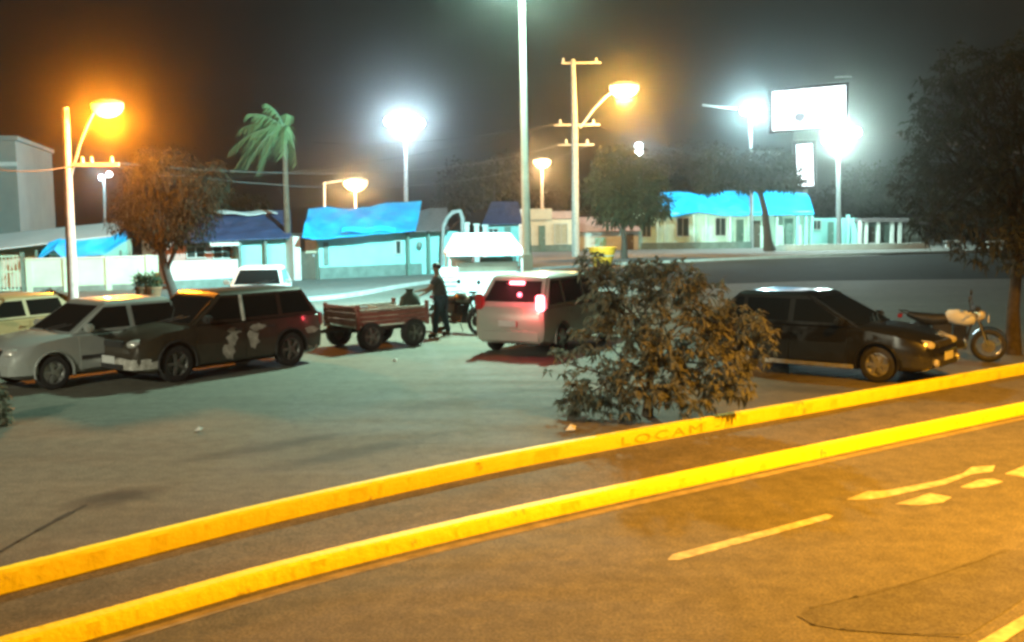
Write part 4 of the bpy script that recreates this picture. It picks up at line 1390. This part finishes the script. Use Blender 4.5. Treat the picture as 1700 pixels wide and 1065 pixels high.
    # doors: skins standing 5 mm proud with a handle each
    for s in (-1, 1):
        for i, (x0, x1) in enumerate(p['doors']):
            b = MB()
            zt = belt - .06
            vs = []
            prof = [(.30, 1.0), (.45, 1.0), (.62, .997), (zt, .972)]
            for x in (x0, x1):
                vs += [(x, s * (hwid * f + .006), z) for z, f in prof]
            vs += [(x, s * (hwid * f - .01), z) for x in (x0, x1) for z, f in prof]
            n4 = len(prof)
            fs = [(k, k + 1, n4 + k + 1, n4 + k) for k in range(n4 - 1)]
            o2 = 2 * n4
            ring = list(range(n4)) + [n4 + k for k in reversed(range(n4))]
            fs += [(ring[k], ring[(k + 1) % len(ring)], ring[(k + 1) % len(ring)] + o2, ring[k] + o2) for k in range(len(ring))]
            b.add(vs, fs)
            d = b.build('door', p.get('door_paint', paint), t)
            MB().box((x1 + .14, s * (hwid * .985 + .018), belt - .16), (.16, .03, .035)).build('handle', p.get('handle', m_plast), d, bevel=.008)
            if p.get('rubstrip'):
                MB().span(x1 + .02, x0 - .02, s * hwid, s * (hwid + .022), .46, .53).build('rub_strip', m_plast, d)
        # mirror
        MB().box((wsb - .28, s * (hwid + .08), belt + .08), (.13, .19, .13)).build('mirror', p.get('mirror', m_plast), t, bevel=.03)
        if p.get('sill'):
            MB().span(p['rx'] + wr + .09, p['fx'] - wr - .09, s * (hwid - .02), s * (hwid + .02), .20, .27).build('sill_trim', p['sill'], t, bevel=.008)
    # bumpers
    bpaint = p.get('bumper', paint)
    for xe, sg in ((xf, 1), (xr, -1)):
        b = MB()
        wv = hwid * .97
        pl_ = [(xe - sg * .42, -wv - .005), (xe - sg * .16, -wv * .97), (xe + sg * .005, -wv * .80), (xe + sg * .045, -wv * .4), (xe + sg * .055, 0), (xe + sg * .045, wv * .4), (xe + sg * .005, wv * .8), (xe - sg * .16, wv * .97), (xe - sg * .42, wv + .005)]
        z0_, z1_ = (.24, .50) if sg > 0 else (.26, .54)
        vs = []
        for x, y in pl_:
            inn = Vector((x, y)) * .94
            vs += [(inn.x, inn.y, z0_), (x, y, z0_ + .05), (x, y, z1_ - .04), (inn.x, inn.y, z1_)]
        n9 = len(pl_)
        fs = [(i * 4 + k, i * 4 + k + 1, (i + 1) * 4 + k + 1, (i + 1) * 4 + k) for i in range(n9 - 1) for k in range(3)]
        b.add(vs, fs)
        bu = b.build('bumper', bpaint, t, smooth=40)
        if sg > 0:
            MB().box((xe + .05, 0, .33), (.05, W * .50, .09)).build('air_intake', m_plast, bu, bevel=.01)
        MB().box((xe + sg * .062, 0, .44 if sg > 0 else p.get('plate_z', .62)), (.02, .40, .13)).build('number_plate', m_plate, bu, bevel=.004)
    # lights, grille
    for s in (-1, 1):
        T = Matrix.Translation((xf - .15, s * hwid * .66, nose - .05)) @ Matrix.Rotation(-s * .42, 4, 'Z')
        MB().lathe([(0, .10), (.06, .09), (.10, .06), (.12, 0), (.12, -.05)], 14, T @ Matrix.Rotation(PI / 2, 4, 'Y') @ Matrix.Diagonal((.72, 1.35, 1.6, 1))).build('headlight', m_lens, t, smooth=60)
        if p.get('fog'):
            MB().lathe([(0, .04), (.05, .035), (.065, 0), (.065, -.05)], 12, Matrix.Translation((xf + .03, s * hwid * .62, .36)) @ Matrix.Rotation(PI / 2, 4, 'Y')).build('fog_light', m_lens, t, smooth=60)
        tm = p.get('tail_m', {}).get(s, m_red_dim)
        zt0, zt1 = p.get('tail_z', (.62, .86))
        MB().box((xr + .045, s * hwid * .83, (zt0 + zt1) / 2), (.14, .17, zt1 - zt0), rz=s * .25).build('tail_light', tm, t, bevel=.03)
    MB().box((xf - .045, 0, nose - .06), (.10, W * .42, .12)).build('grille', p.get('grille', m_plast), t, bevel=.02)
    for s in (-1, 1):
        pts = [(wsb + .03, s * .1, belt + .02), (wsb - .10, s * .1 + .25, belt + .09), (wsb - .17, s * .1 + .42, belt + .13)]
        MB().tube(pts, .01, 5).build('wiper', m_plast, t)
    return t

def ang(dx, dy):
    return math.atan2(dy, dx)
def place(front_wheel, heading, p, side):
    """car origin from the plan point where the visible front wheel touches the ground; side = +1 left, -1 right"""
    c, s = math.cos(heading), math.sin(heading)
    lx, ly = p['fx'], side * (p['W'] / 2 - .1)
    return Vector((front_wheel.x - (c * lx - s * ly), front_wheel.y - (s * lx + c * ly), 0))

hatch = dict(L=3.75, W=1.62, H=1.43, belt=.92, hood=.86, nose=.70, wsb=.86, wst=.18, rwb=-1.62, rwt=-1.18, fx=1.18, rx=-1.23, wr=.29,
             side_glass=[(.66, -.26), (-.36, -1.20)], doors=[(.72, -.30), (-.32, -1.0)], paint=m_silver, handle=m_silver, mirror=m_silver, rubstrip=True, tail_z=(.66, .92))
# silver hatchback
hd1 = ang(-.64, -.77)
pos = place(G(88, 646), hd1, hatch, 1)
make_car('silver four door hatchback parked facing the road at far left', pos, hd1, hatch, 'cars parked in the lot')
# dark brown estate
wag = dict(L=4.1, W=1.64, H=1.52, belt=.98, hood=.93, nose=.76, wsb=.98, wst=.32, rwb=-1.98, rwt=-1.66, fx=1.28, rx=-1.22, wr=.33,
           side_glass=[(.80, -.10), (-.20, -.96), (-1.06, -1.84)], doors=[(.86, -.15), (-.17, -.88)], paint=m_brown, rim=m_steelrim, bumper=m_pale, handle=m_plast, lip=m_plast, tail_z=(.72, .98), tumble=.82)
hd2 = ang(-.63, -.777)
pos = place(G(292, 634), hd2, wag, 1)
t = make_car('dark brown tall estate car with pale patches on its door, beside the silver hatchback', pos, hd2, wag, 'cars parked in the lot')
hwv = wag['W'] / 2
def side_blob(pts, y):  # flat ragged pale shape set on the car's side
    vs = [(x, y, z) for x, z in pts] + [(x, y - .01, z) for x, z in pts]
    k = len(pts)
    MB().add(vs, [tuple(reversed(range(k))), tuple(range(k, 2 * k))] + [(i, (i + 1) % k, k + (i + 1) % k, k + i) for i in range(k)]).build('pale_patch', m_pale, t, label='pale patch on the dark door')
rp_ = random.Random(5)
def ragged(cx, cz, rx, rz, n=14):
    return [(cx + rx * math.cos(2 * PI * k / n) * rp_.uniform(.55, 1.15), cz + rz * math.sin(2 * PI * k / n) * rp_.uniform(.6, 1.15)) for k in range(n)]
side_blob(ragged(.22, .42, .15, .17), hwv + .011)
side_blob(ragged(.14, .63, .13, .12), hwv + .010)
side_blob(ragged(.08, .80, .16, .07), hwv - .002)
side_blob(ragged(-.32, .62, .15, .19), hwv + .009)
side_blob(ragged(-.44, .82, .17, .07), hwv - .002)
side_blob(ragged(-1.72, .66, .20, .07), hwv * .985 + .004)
# pale strip on the pillar
MB().tube([(-.15, hwv * .965, .97), (-.15, hwv * .84, 1.44)], .03, 6).build('pillar_strip', m_pale, t)
# car in the orange light, left edge
orange = dict(hatch, paint=m_sand, H=1.36, rubstrip=False, mirror=m_sand, handle=m_sand)
make_car('sand coloured hatchback under the orange lamp, half hidden by the silver hatchback', (-10.55, 21.2, 0), ang(-.45, -.9), orange, 'cars parked in the lot')
# white car further back facing the camera
wc = dict(hatch, paint=m_white, mirror=m_white, handle=m_white, rubstrip=False)
q = at(433, 500, 31.5)
make_car('white hatchback facing out behind the dark brown estate car', (q.x, q.y, 0), ang(.12, -1), wc, 'cars parked in the lot')
# black car at right
blk = dict(L=4.15, W=1.66, H=1.44, belt=.91, hood=.84, nose=.69, wsb=.90, wst=.02, rwb=-1.92, rwt=-1.40, fx=1.24, rx=-1.24, wr=.30,
           side_glass=[(.66, -.26), (-.36, -1.16), (-1.24, -1.62)], doors=[(.74, -.30), (-.32, -1.02)], paint=m_black, rim=m_rim, handle=m_black, mirror=m_black, fog=True, sill=m_galv, spokes=6, tail_z=(.64, .92))
hd5 = ang(.77, -.64)
pos = place(G(1458, 634), hd5, blk, -1)
make_car('black four door hatchback with alloy wheels parked at the kerb between bush and motorcycle', pos, hd5, blk, 'cars parked in the lot')
# braking car
brk = dict(L=4.0, W=1.68, H=1.62, belt=.99, hood=.92, nose=.76, wsb=1.12, wst=.42, rwb=-1.93, rwt=-1.50, fx=1.25, rx=-1.2, wr=.31,
           side_glass=[(.95, .05), (-.05, -.95), (-1.05, -1.80)], doors=[(.98, .0), (-.02, -.86)], paint=m_beige, handle=m_beige, mirror=m_beige, tail_z=(.92, 1.24), plate_z=.66,
           tail_m={-1: m_red_lit, 1: m_red_dim}, tumble=.79)
hd6 = ang(.47, .88)
q = G(845, 590)
c6 = Vector((math.cos(hd6), math.sin(hd6), 0))
pos = Vector((q.x, q.y, 0)) + c6 * 2.0
t = make_car('pale beige people carrier seen from behind with glowing red brake lights', pos, hd6, brk, name='people_carrier')
MB().box((-1.60, 0, 1.455), (.05, .34, .07)).build('brake_light', m_red_lit, t, bevel=.01)
R6 = Matrix.Translation(pos) @ Matrix.Rotation(hd6, 4, 'Z')
light('brake_glow', R6 @ Vector((-2.16, -.70, 1.08)), 26, (1, .06, .08), .06, t)
light('brake_glow', R6 @ Vector((-1.84, 0, 1.46)), 18, (1, .10, .14), .05, t)

# white canopied stall behind the braking car
def make_stall(label, A, B):
    h = House('market_stall', label, 'stall', A, B, 0)
    u0, u1, z0, z1 = h.rect(742, 388, 871, 424)
    ut0, ut1 = h.uz(758, 400)[0], h.uz(850, 400)[0]
    D = 2.1
    n = 10
    def ring(a, c, y0, y1, z):
        return [(a, y0, z), (c, y0, z), (c, y1, z), (a, y1, z)]
    vs = ring(u0, u1, 0, D, z0) + ring(u0, u1, 0, D, z0 + .10) + ring(ut0, ut1, .45, D - .45, z1) + ring(u0 + .03, u1 - .03, .03, D - .03, z0) + ring(ut0, ut1, .5, D - .5, z1 - .05)
    fs = []
    for a, c in ((0, 1), (1, 2)):
        fs += [(a * 4 + k, a * 4 + (k + 1) % 4, c * 4 + (k + 1) % 4, c * 4 + k) for k in range(4)]
    fs += [(8, 9, 10, 11), (19, 18, 17, 16)] + [(12 + k, 16 + k, 16 + (k + 1) % 4, 12 + (k + 1) % 4) for k in range(4)] + [(k, 12 + k, 12 + (k + 1) % 4, (k + 1) % 4) for k in range(4)]
    MB().add(vs, fs).build('canopy', m_canvas, h.root)
    for x in (u0 + .08, u1 - .08):
        for y in (.08, D - .08):
            MB().tube([(x, y, 0), (x, y, z0 + .02)], .035, 8).build('post', m_whitewall, h.root, smooth=60)
    zc = h.uz(800, 438)[1]
    MB().span(u0 + .35, u1 - .2, .25, .7, 0, zc).build('counter', m_whitewall, h.root)
    MB().span(u0 + .3, u1 - .15, .20, .75, zc, zc + .04).build('counter_top', m_whiteroof, h.root)
    MB().span(u0 + .2, u0 + .95, D - .2, D - .14, .3, z0 - .02).build('back_panel', m_whitewall, h.root)
    MB().span(u0 + 1.25, u1 - .15, D - .2, D - .14, .3, z0 - .12).build('back_panel', m_plinth, h.root)
    return h.root
make_stall('white canopied market stall with pale counter behind the braking car', at(742, 480, 34.2), at(871, 480, 34.5))
for x, y, lab, m in ((772, 470, 'white plastic crate stack standing left of the canopied stall', m_whitewall),):
    q = at(x - 26, 500, 33.6)
    t = thing('crate_stack', lab, 'crates', (q.x, q.y, 0))
    for k in range(4):
        b = MB()
        z0 = k * .31
        b.span(-.28, .28, -.2, .2, z0, z0 + .03)
        for sx in (-1, 1):
            b.span(sx * .28 - .012, sx * .28 + .012, -.2, .2, z0 + .03, z0 + .29)
            b.span(-.268, .268, sx * .2 - .012, sx * .2 + .012, z0 + .05, z0 + .13)
            b.span(-.268, .268, sx * .2 - .012, sx * .2 + .012, z0 + .18, z0 + .29)
        b.build('crate', m, t)

# red farm trailer
def make_trailer(label, loc, heading):
    t = thing('farm_trailer', label, 'trailer', loc, heading)
    L, W = 1.9, 1.25
    zd = .52
    b = MB()
    for y in (-.35, .35):
        b.span(-L / 2, L / 2, y - .05, y + .05, zd - .14, zd - .03)
    for x in (-.7, .7):
        b.span(x - .05, x + .05, -W / 2, W / 2, zd - .12, zd - .04)
    b.build('chassis', m_dkmetal, t)
    MB().span(-L / 2, L / 2, -W / 2, W / 2, zd - .03, zd).build('deck', m_planks, t)
    for name, sp in (('tailboard', (L / 2 - .04, L / 2, -W / 2, W / 2)), ('headboard', (-L / 2, -L / 2 + .04, -W / 2, W / 2)), ('sideboard', (-L / 2 + .04, L / 2 - .04, -W / 2, -W / 2 + .035)), ('sideboard', (-L / 2 + .04, L / 2 - .04, W / 2 - .035, W / 2))):
        h_ = .44 if name in ('tailboard',) else .30
        bb_ = MB()
        for k in range(3):
            bb_.span(*sp, zd + .01 + k * h_ / 3, zd + (k + 1) * h_ / 3 - .008)
        bb_.build(name, m_redwood, t)
    for x in (-L / 2 + .03, L / 2 - .03):
        for y in (-W / 2, W / 2):
            MB().box((x, y, zd + .2), (.07, .07, .52)).build('stake', m_redwood, t)
    MB().span(-L / 2, L / 2, -W / 2 - .01, -W / 2 + .05, zd + .31, zd + .36).build('top_rail', m_planks, t)
    MB().span(-L / 2, L / 2, W / 2 - .05, W / 2 + .01, zd + .31, zd + .36).build('top_rail', m_planks, t)
    for x in (-.55, .60):
        for s in (-1, 1):
            make_wheel(t, x, s * (W / 2 - .02), .30, .2, s, m_steelrim)
    MB().tube([(L / 2, -.3, zd - .08), (L / 2 + .5, 0, .42), (L / 2 + 1.0, 0, .4)], .035, 6).build('drawbar', m_dkmetal, t)
    MB().tube([(L / 2, .3, zd - .08), (L / 2 + .5, 0, .42)], .035, 6).build('drawbar', m_dkmetal, t)
    return t
q = G(622, 577)
tr_head = ang(-.74, -.67)
tl = make_trailer('faded red four wheeled farm trailer with plank sides behind the brown estate car', (q.x, q.y + .45, 0), tr_head)
RT = Matrix.Translation(tl.location) @ Matrix.Rotation(tr_head, 4, 'Z')
for i, (x, y, s, rz, lab) in enumerate(((.45, .1, (.55, .4, .30), .3, 'pale crate on the near end of the red trailer'), (-.25, -.1, (.5, .5, .36), -.2, 'pale crate in the middle of the red trailer deck'))):
    p = RT @ Vector((x, y, .522))
    t = thing('crate', lab, 'crate', p, tr_head + rz, 'crates on the trailer')
    b = MB()
    for k in range(3):
        z0 = .02 + k * s[2] / 3
        z1 = z0 + s[2] / 3 - .03
        b.span(-s[0] / 2, s[0] / 2, -s[1] / 2, -s[1] / 2 + .02, z0, z1)
        b.span(-s[0] / 2, s[0] / 2, s[1] / 2 - .02, s[1] / 2, z0, z1)
        b.span(-s[0] / 2, -s[0] / 2 + .02, -s[1] / 2 + .02, s[1] / 2 - .02, z0, z1)
        b.span(s[0] / 2 - .02, s[0] / 2, -s[1] / 2 + .02, s[1] / 2 - .02, z0, z1)
    b.span(-s[0] / 2, s[0] / 2, -s[1] / 2, s[1] / 2, 0, .02)
    b.build('slats', m_planks, t)
    MB().box((0, 0, s[2] * .45), (s[0] * .9, s[1] * .88, s[2] * .5), taper=.8).build('load', m_sack if i else m_whitewall, t, bevel=.03)
p = RT @ Vector((-.85, .1, .522))
t = thing('sack', 'dark green stuffed sack standing on the far end of the red trailer', 'sack', p)
MB().lathe([(0, 0), (.18, .0), (.24, .12), (.25, .34), (.20, .52), (.10, .60), (.07, .64), (.11, .70), (0, .71)], 14, Matrix.Diagonal((1, .8, 1, 1))).build('bag', m_sack, t, smooth=60)

# ------------------------------------------------------------------ motorcycles
def make_moto(label, loc, heading, tank_m, lean=.12, group='motorcycles', m_chrome=m_chrome, m_lens=m_lens):
    t = thing('motorcycle', label, 'motorcycle', loc, heading, group)
    R = Matrix.Rotation(lean, 4, 'X')
    def w_(x, r):
        T = R @ Matrix.Translation((x, 0, r)) @ Matrix.Rotation(PI / 2, 4, 'X')
        ty = MB()
        n = 26
        ring = []
        for k in range(n):
            a = 2 * PI * k / n
            ring.append((math.cos(a) * (r - .04), math.sin(a) * (r - .04), 0))
        ty.tube(ring + [ring[0]], .045, 8, T, caps=False)
        tyre = ty.build('wheel', m_tyre, t, smooth=60)
        rb = MB()
        ring = [(math.cos(2 * PI * k / n) * (r - .085), math.sin(2 * PI * k / n) * (r - .085), 0) for k in range(n + 1)]
        rb.tube(ring, .016, 6, T, caps=False)
        rb.lathe([(0, -.06), (.05, -.06), (.05, .06), (0, .06)], 12, T)
        for k in range(18):
            a = 2 * PI * k / 18
            rb.tube([(math.cos(a) * .05, math.sin(a) * .05, .02 * (-1) ** k), (math.cos(a + .25) * (r - .09), math.sin(a + .25) * (r - .09), 0)], .004, 4, T)
        rb.lathe([(.05, .05), (.12, .05), (.12, .06), (.05, .06)], 18, T)
        rb.build('rim', m_chrome, tyre, smooth=60)
    w_(.63, .31)
    w_(-.63, .30)
    def part(b, n, m, **k):
        o = b.build(n, m, t, **k)
        return o
    for s in (-1, 1):
        part(MB().tube([(.63, s * .075, .31), (.50, s * .075, .66), (.40, s * .075, .93)], [.028, .024, .022], 8, R), 'fork', m_chrome, smooth=60)
        part(MB().tube([(-.63, s * .10, .33), (-.48, s * .12, .66)], [.03, .025], 8, R), 'shock_absorber', m_chrome, smooth=60)
        part(MB().tube([(.36, s * .1, .95), (.35, s * .3, 1.03), (.28, s * .38, 1.02)], .013, 6, R), 'handlebar', m_dkmetal, smooth=60)
        part(MB().tube([(.33, s * .28, 1.03), (.30, s * .34, 1.22)], .008, 5, R).lathe([(0, -.02), (.06, -.015), (.06, .01), (0, .02)], 12, R @ Matrix.Translation((.30, s * .35, 1.25)) @ Matrix.Rotation(PI / 2, 4, 'Y')), 'mirror', m_dkmetal, smooth=60)
        part(MB().lathe([(0, .03), (.035, .02), (.035, -.02), (0, -.03)], 10, R @ Matrix.Translation((.47, s * .18, .86))), 'indicator', m_panel, smooth=60)
    fn = [(.63 + .34 * math.cos(a), .31 + .34 * math.sin(a)) for a in np.linspace(.35, 2.5, 9)]
    b = MB()
    vs = [(x, y, z) for x, z in fn for y in (-.06, .06)] + [(x, y, z + .012) for x, z in fn for y in (-.06, .06)]
    m9 = len(fn)
    fs = [(2 * i, 2 * i + 1, 2 * i + 3, 2 * i + 2) for i in range(m9 - 1)] + [(2 * m9 + 2 * i, 2 * m9 + 2 * i + 2, 2 * m9 + 2 * i + 3, 2 * m9 + 2 * i + 1) for i in range(m9 - 1)]
    b.add(vs, fs, R)
    part(b, 'front_mudguard', m_chrome)
    fn = [(-.63 + .37 * math.cos(a), .33 + .37 * math.sin(a)) for a in np.linspace(.7, 2.7, 9)]
    b = MB()
    vs = [(x, y, z) for x, z in fn for y in (-.08, .08)] + [(x, y, z + .012) for x, z in fn for y in (-.08, .08)]
    b.add(vs, fs, R)
    part(b, 'rear_mudguard', m_plast)
    T = R @ Matrix.Translation((.12, 0, .83)) @ Matrix.Rotation(math.radians(8), 4, 'Y')
    part(MB().lathe([(0, .30), (.09, .27), (.15, .14), (.155, -.05), (.12, -.22), (0, -.27)], 16, T @ Matrix.Rotation(PI / 2, 4, 'Y') @ Matrix.Diagonal((.95, .85, 1, 1))), 'fuel_tank', tank_m, smooth=60)
    part(MB().tube([(-.08, 0, .80), (-.3, 0, .77), (-.52, 0, .80), (-.80, 0, .88)], [.11, .125, .11, .05], 10, R), 'seat', m_seat, smooth=60)
    part(MB().tube([(-.5, .11, .80), (-.85, .11, .92), (-.95, 0, .95), (-.85, -.11, .92), (-.5, -.11, .80)], .013, 6, R), 'grab_rail', m_dkmetal, smooth=60)
    part(MB().box((-.18, 0, .60), (.34, .22, .26), R), 'side_panel', m_plast, bevel=.03)
    part(MB().box((-.93, 0, .84), (.08, .13, .07), R), 'tail_light', m_red_dim, bevel=.01)
    b = MB()
    b.tube([(.40, 0, .9), (.3, 0, .62), (.24, 0, .32), (-.1, 0, .24), (-.3, 0, .38)], .024, 6, R)
    b.tube([(.38, 0, .86), (-.2, 0, .72), (-.6, 0, .76)], .022, 6, R)
    b.tube([(-.3, 0, .38), (-.63, .07, .30)], .022, 6, R)
    b.tube([(-.3, 0, .38), (-.63, -.07, .30)], .022, 6, R)
    part(b, 'frame', m_dkmetal, smooth=60)
    b = MB()
    b.box((.05, 0, .36), (.42, .24, .22), R)
    b.box((.13, 0, .56), (.18, .20, .24), R)
    for k in range(5):
        b.box((.13, 0, .48 + k * .045), (.24, .26, .012), R)
    part(b, 'engine', m_dkmetal, bevel=.012)
    part(MB().tube([(.22, -.1, .5), (.25, -.14, .3), (0, -.16, .24), (-.35, -.18, .30), (-.85, -.2, .40)], [.02, .02, .025, .045, .04], 8, R), 'exhaust', m_chrome, smooth=60)
    part(MB().tube([(-.05, .1, .25), (-.1, .3, .01)], .012, 5, R), 'side_stand', m_dkmetal)
    part(MB().lathe([(0, .07), (.06, .06), (.09, .02), (.085, -.05), (.04, -.11), (0, -.12)], 14, R @ Matrix.Translation((.50, 0, .88)) @ Matrix.Rotation(PI / 2, 4, 'Y')), 'headlight', m_lens, smooth=60)
    part(MB().box((.43, 0, 1.0), (.08, .2, .07), R), 'instrument', m_dkmetal, bevel=.01)
    part(MB().box((.62, 0, .83), (.02, .18, .12), R), 'number_plate', m_plate)
    return t
hm = ang(.90, -.43)
q = G(1640, 600)
make_moto('motorcycle with pale tank and chrome front fork parked between the black car and right trunk', (q.x - .63 * .90, q.y + .63 * .43, 0), hm, m_whitewall)
q = G(748, 556)
make_moto('small dark motorcycle standing behind the person by the trailer', (q.x + .15, q.y + .55, 0), ang(.75, -.65), m_brown, -.08, m_chrome=m_dkmetal, m_lens=m_plast)

# ------------------------------------------------------------------ person
def skin_mesh(verts, edges, name, m, parent, sub=2, root=0):
    me = bpy.data.meshes.new(name)
    me.from_pydata([v[0] for v in verts], edges, [])
    o = bpy.data.objects.new(name, me)
    C.objects.link(o)
    sk = o.modifiers.new('skin', 'SKIN')
    sk.use_smooth_shade = True
    for i, v in enumerate(verts):
        r = v[1]
        r = tuple(q * (1.12 if q > .03 else 1) for q in (r if isinstance(r, tuple) else (r, r)))
        me.skin_vertices[0].data[i].radius = r if isinstance(r, tuple) else (r, r)
    me.skin_vertices[0].data[root].use_root = True
    sb = o.modifiers.new('sub', 'SUBSURF')
    sb.levels = sub
    sb.render_levels = sub
    dg = bpy.context.evaluated_depsgraph_get()
    dg.update()
    m2 = bpy.data.meshes.new_from_object(o.evaluated_get(dg))
    bpy.data.objects.remove(o)
    m2.materials.clear()
    m2.materials.append(m)
    o = bpy.data.objects.new(name, m2)
    C.objects.link(o)
    if parent:
        o.parent = parent
    return o
def make_person(label, loc, heading):
    t = thing('person', label, 'person', loc, heading)
    # x forward, y left; standing astride, leaning forward, one hand out to the trailer and the other raised
    V = {'pel': ((0, 0, .90), (.13, .15)), 'wst': ((.02, 0, 1.05), (.11, .14)), 'chs': ((.04, 0, 1.27), (.12, .17)), 'nck0': ((.06, 0, 1.43), (.07, .08)), 'nck': ((.075, 0, 1.50), (.055, .055)),
         'jaw': ((.10, 0, 1.56), (.065, .06)), 'hed': ((.10, 0, 1.64), (.095, .08)), 'top': ((.09, 0, 1.71), (.07, .06))}
    E = [('pel', 'wst'), ('wst', 'chs'), ('chs', 'nck0'), ('nck0', 'nck'), ('nck', 'jaw'), ('jaw', 'hed'), ('hed', 'top')]
    for s, k in ((1, 'l'), (-1, 'r')):
        fx = .16 if s > 0 else -.18
        V['hip' + k] = ((0, s * .10, .86), .095)
        V['kne' + k] = ((fx * .6 + .04, s * .15, .48), .062)
        V['ank' + k] = ((fx, s * .19, .09), .042)
        V['hel' + k] = ((fx - .03, s * .19, .045), .04)
        V['toe' + k] = ((fx + .17, s * .21, .035), .034)
        E += [('pel', 'hip' + k), ('hip' + k, 'kne' + k), ('kne' + k, 'ank' + k), ('ank' + k, 'hel' + k), ('ank' + k, 'toe' + k)]
        V['sho' + k] = ((.10, s * .20, 1.38), .062)
        E += [('chs', 'sho' + k)]
        if s > 0:
            V['elb' + k] = ((.28, .29, 1.16), .043)
            V['wri' + k] = ((.50, .24, 1.12), .028)
            V['pal' + k] = ((.57, .23, 1.11), (.038, .018))
        else:
            V['elb' + k] = ((.18, -.30, 1.14), .043)
            V['wri' + k] = ((.38, -.24, 1.02), .028)
            V['pal' + k] = ((.45, -.22, .99), (.038, .018))
        E += [('sho' + k, 'elb' + k), ('elb' + k, 'wri' + k), ('wri' + k, 'pal' + k)]
        px, py, pz = V['pal' + k][0]
        for i, (dy, l1) in enumerate(((-.03, .07), (-.01, .085), (.01, .08), (.03, .06))):
            V['f%d%s' % (i, k)] = ((px + .045, py + dy, pz - .005), .010)
            V['g%d%s' % (i, k)] = ((px + .045 + l1 * .7, py + dy * 1.15, pz - .03), .008)
            E += [('pal' + k, 'f%d%s' % (i, k)), ('f%d%s' % (i, k), 'g%d%s' % (i, k))]
        V['th' + k] = ((px + .01, py - s * .055, pz - .02), .010)
        V['ti' + k] = ((px + .05, py - s * .065, pz - .035), .008)
        E += [('pal' + k, 'th' + k), ('th' + k, 'ti' + k)]
    names = list(V)
    idx = {n: i for i, n in enumerate(names)}
    body = skin_mesh([V[n] for n in names], [(idx[a], idx[b_]) for a, b_ in E], 'body', m_skin, t)
    # face: nose, brow, ears as part of the head
    fb = MB()
    fb.lathe([(0, .02), (.014, .0), (.018, -.03), (0, -.035)], 8, Matrix.Translation((.195, 0, 1.625)))
    for s in (-1, 1):
        fb.lathe([(0, -.012), (.028, -.006), (.03, .006), (0, .012)], 10, Matrix.Translation((.095, s * .088, 1.62)) @ Matrix.Rotation(PI / 2, 4, 'X'))
    fb.build('face', m_skin, body, smooth=60)
    eb = MB()
    for s in (-1, 1):
        eb.lathe([(0, -.012), (.012, 0), (0, .012)], 8, Matrix.Translation((.182, s * .032, 1.65)))
    eb.build('eyes', m_hair, body)
    def sub_(keys, grow, edges, name, m, over=None):
        vv = []
        for k in keys:
            c, r = (over or {}).get(k, V.get(k))
            r = r if isinstance(r, tuple) else (r, r)
            vv.append((c, (r[0] + grow, r[1] + grow)))
        ii = {n: i for i, n in enumerate(keys)}
        return skin_mesh(vv, [(ii[a], ii[b_]) for a, b_ in edges], name, m, t)
    ov = {'elbl': ((.22, .26, 1.24), .05), 'elbr': ((.15, -.27, 1.22), .05)}
    sub_(['pel', 'wst', 'chs', 'nck0', 'shol', 'shor', 'elbl', 'elbr'], .022, [('pel', 'wst'), ('wst', 'chs'), ('chs', 'nck0'), ('chs', 'shol'), ('chs', 'shor'), ('shol', 'elbl'), ('shor', 'elbr')], 'shirt', m_shirt, ov)
    ks = ['pel', 'hipl', 'hipr', 'knel', 'kner', 'ankl', 'ankr']
    sub_(ks, .020, [('pel', 'hipl'), ('pel', 'hipr'), ('hipl', 'knel'), ('hipr', 'kner'), ('knel', 'ankl'), ('kner', 'ankr')], 'jeans', m_jeans)
    for s, k in ((1, 'l'), (-1, 'r')):
        sub_(['ank' + k, 'hel' + k, 'toe' + k], .012, [('ank' + k, 'hel' + k), ('ank' + k, 'toe' + k)], 'shoe', m_shoe)
    T = Matrix.Translation((.085, 0, 1.665)) @ Matrix.Rotation(math.radians(-18), 4, 'Y') @ Matrix.Diagonal((1.18, 1.0, 1.05, 1))
    MB().lathe([(0, .088), (.05, .078), (.084, .045), (.094, 0), (.088, -.03)], 16, T).build('hair', m_hair, t, smooth=60)
    return t
q = G(733, 559)
make_person('person in dark grey shirt and dark jeans standing at the end of the red trailer', (q.x, q.y, 0), ang(-.95, -.1))

# small litter on the lot
for x, y, k, m, lab in ((947, 716, 1.0, m_paper, 'crumpled pale paper lying on the lot by the kerb, left of the bush'),
                        (655, 600, .7, m_paper, 'small pale scrap of paper on the lot in front of the red trailer'),
                        (330, 716, .7, m_pale, 'small dull scrap on the lot in front of the dark estate car'),
                        (696, 790, .8, m_clay, 'small brown scrap against the far kerb at the middle of the picture')):
    q = G(x, y)
    t = MB().add([tuple(Vector(v) * k + Vector((q.x, q.y, .0))) for v in ((-.07, -.04, .02), (.06, -.05, .03), (.08, .05, .06), (-.05, .06, .02), (0, 0, .10), (0, 0, .002))],
                 [(0, 1, 4), (1, 2, 4), (2, 3, 4), (3, 0, 4), (1, 0, 5), (2, 1, 5), (3, 2, 5), (0, 3, 5)]).build('paper_scrap', m)
    tag(t, lab, 'scrap', 'scraps of litter on the lot')

# ------------------------------------------------------------------ hazy night air round the whole place
b = MB().span(-265, 265, -45, 210, -1.5, 30)
hz = structure(b.build('haze', m_wire), 'stuff')
hm_ = bpy.data.materials.new('haze_air')
hm_.use_nodes = True
nn_ = hm_.node_tree.nodes
nn_.clear()
ou = nn_.new('ShaderNodeOutputMaterial')
vo = nn_.new('ShaderNodeVolumePrincipled')
vo.inputs['Color'].default_value = (.92, .93, .90, 1)
vo.inputs['Density'].default_value = HAZE
vo.inputs['Anisotropy'].default_value = .965
hm_.node_tree.links.new(vo.outputs[0], ou.inputs['Volume'])
hz.data.materials.clear()
hz.data.materials.append(hm_)
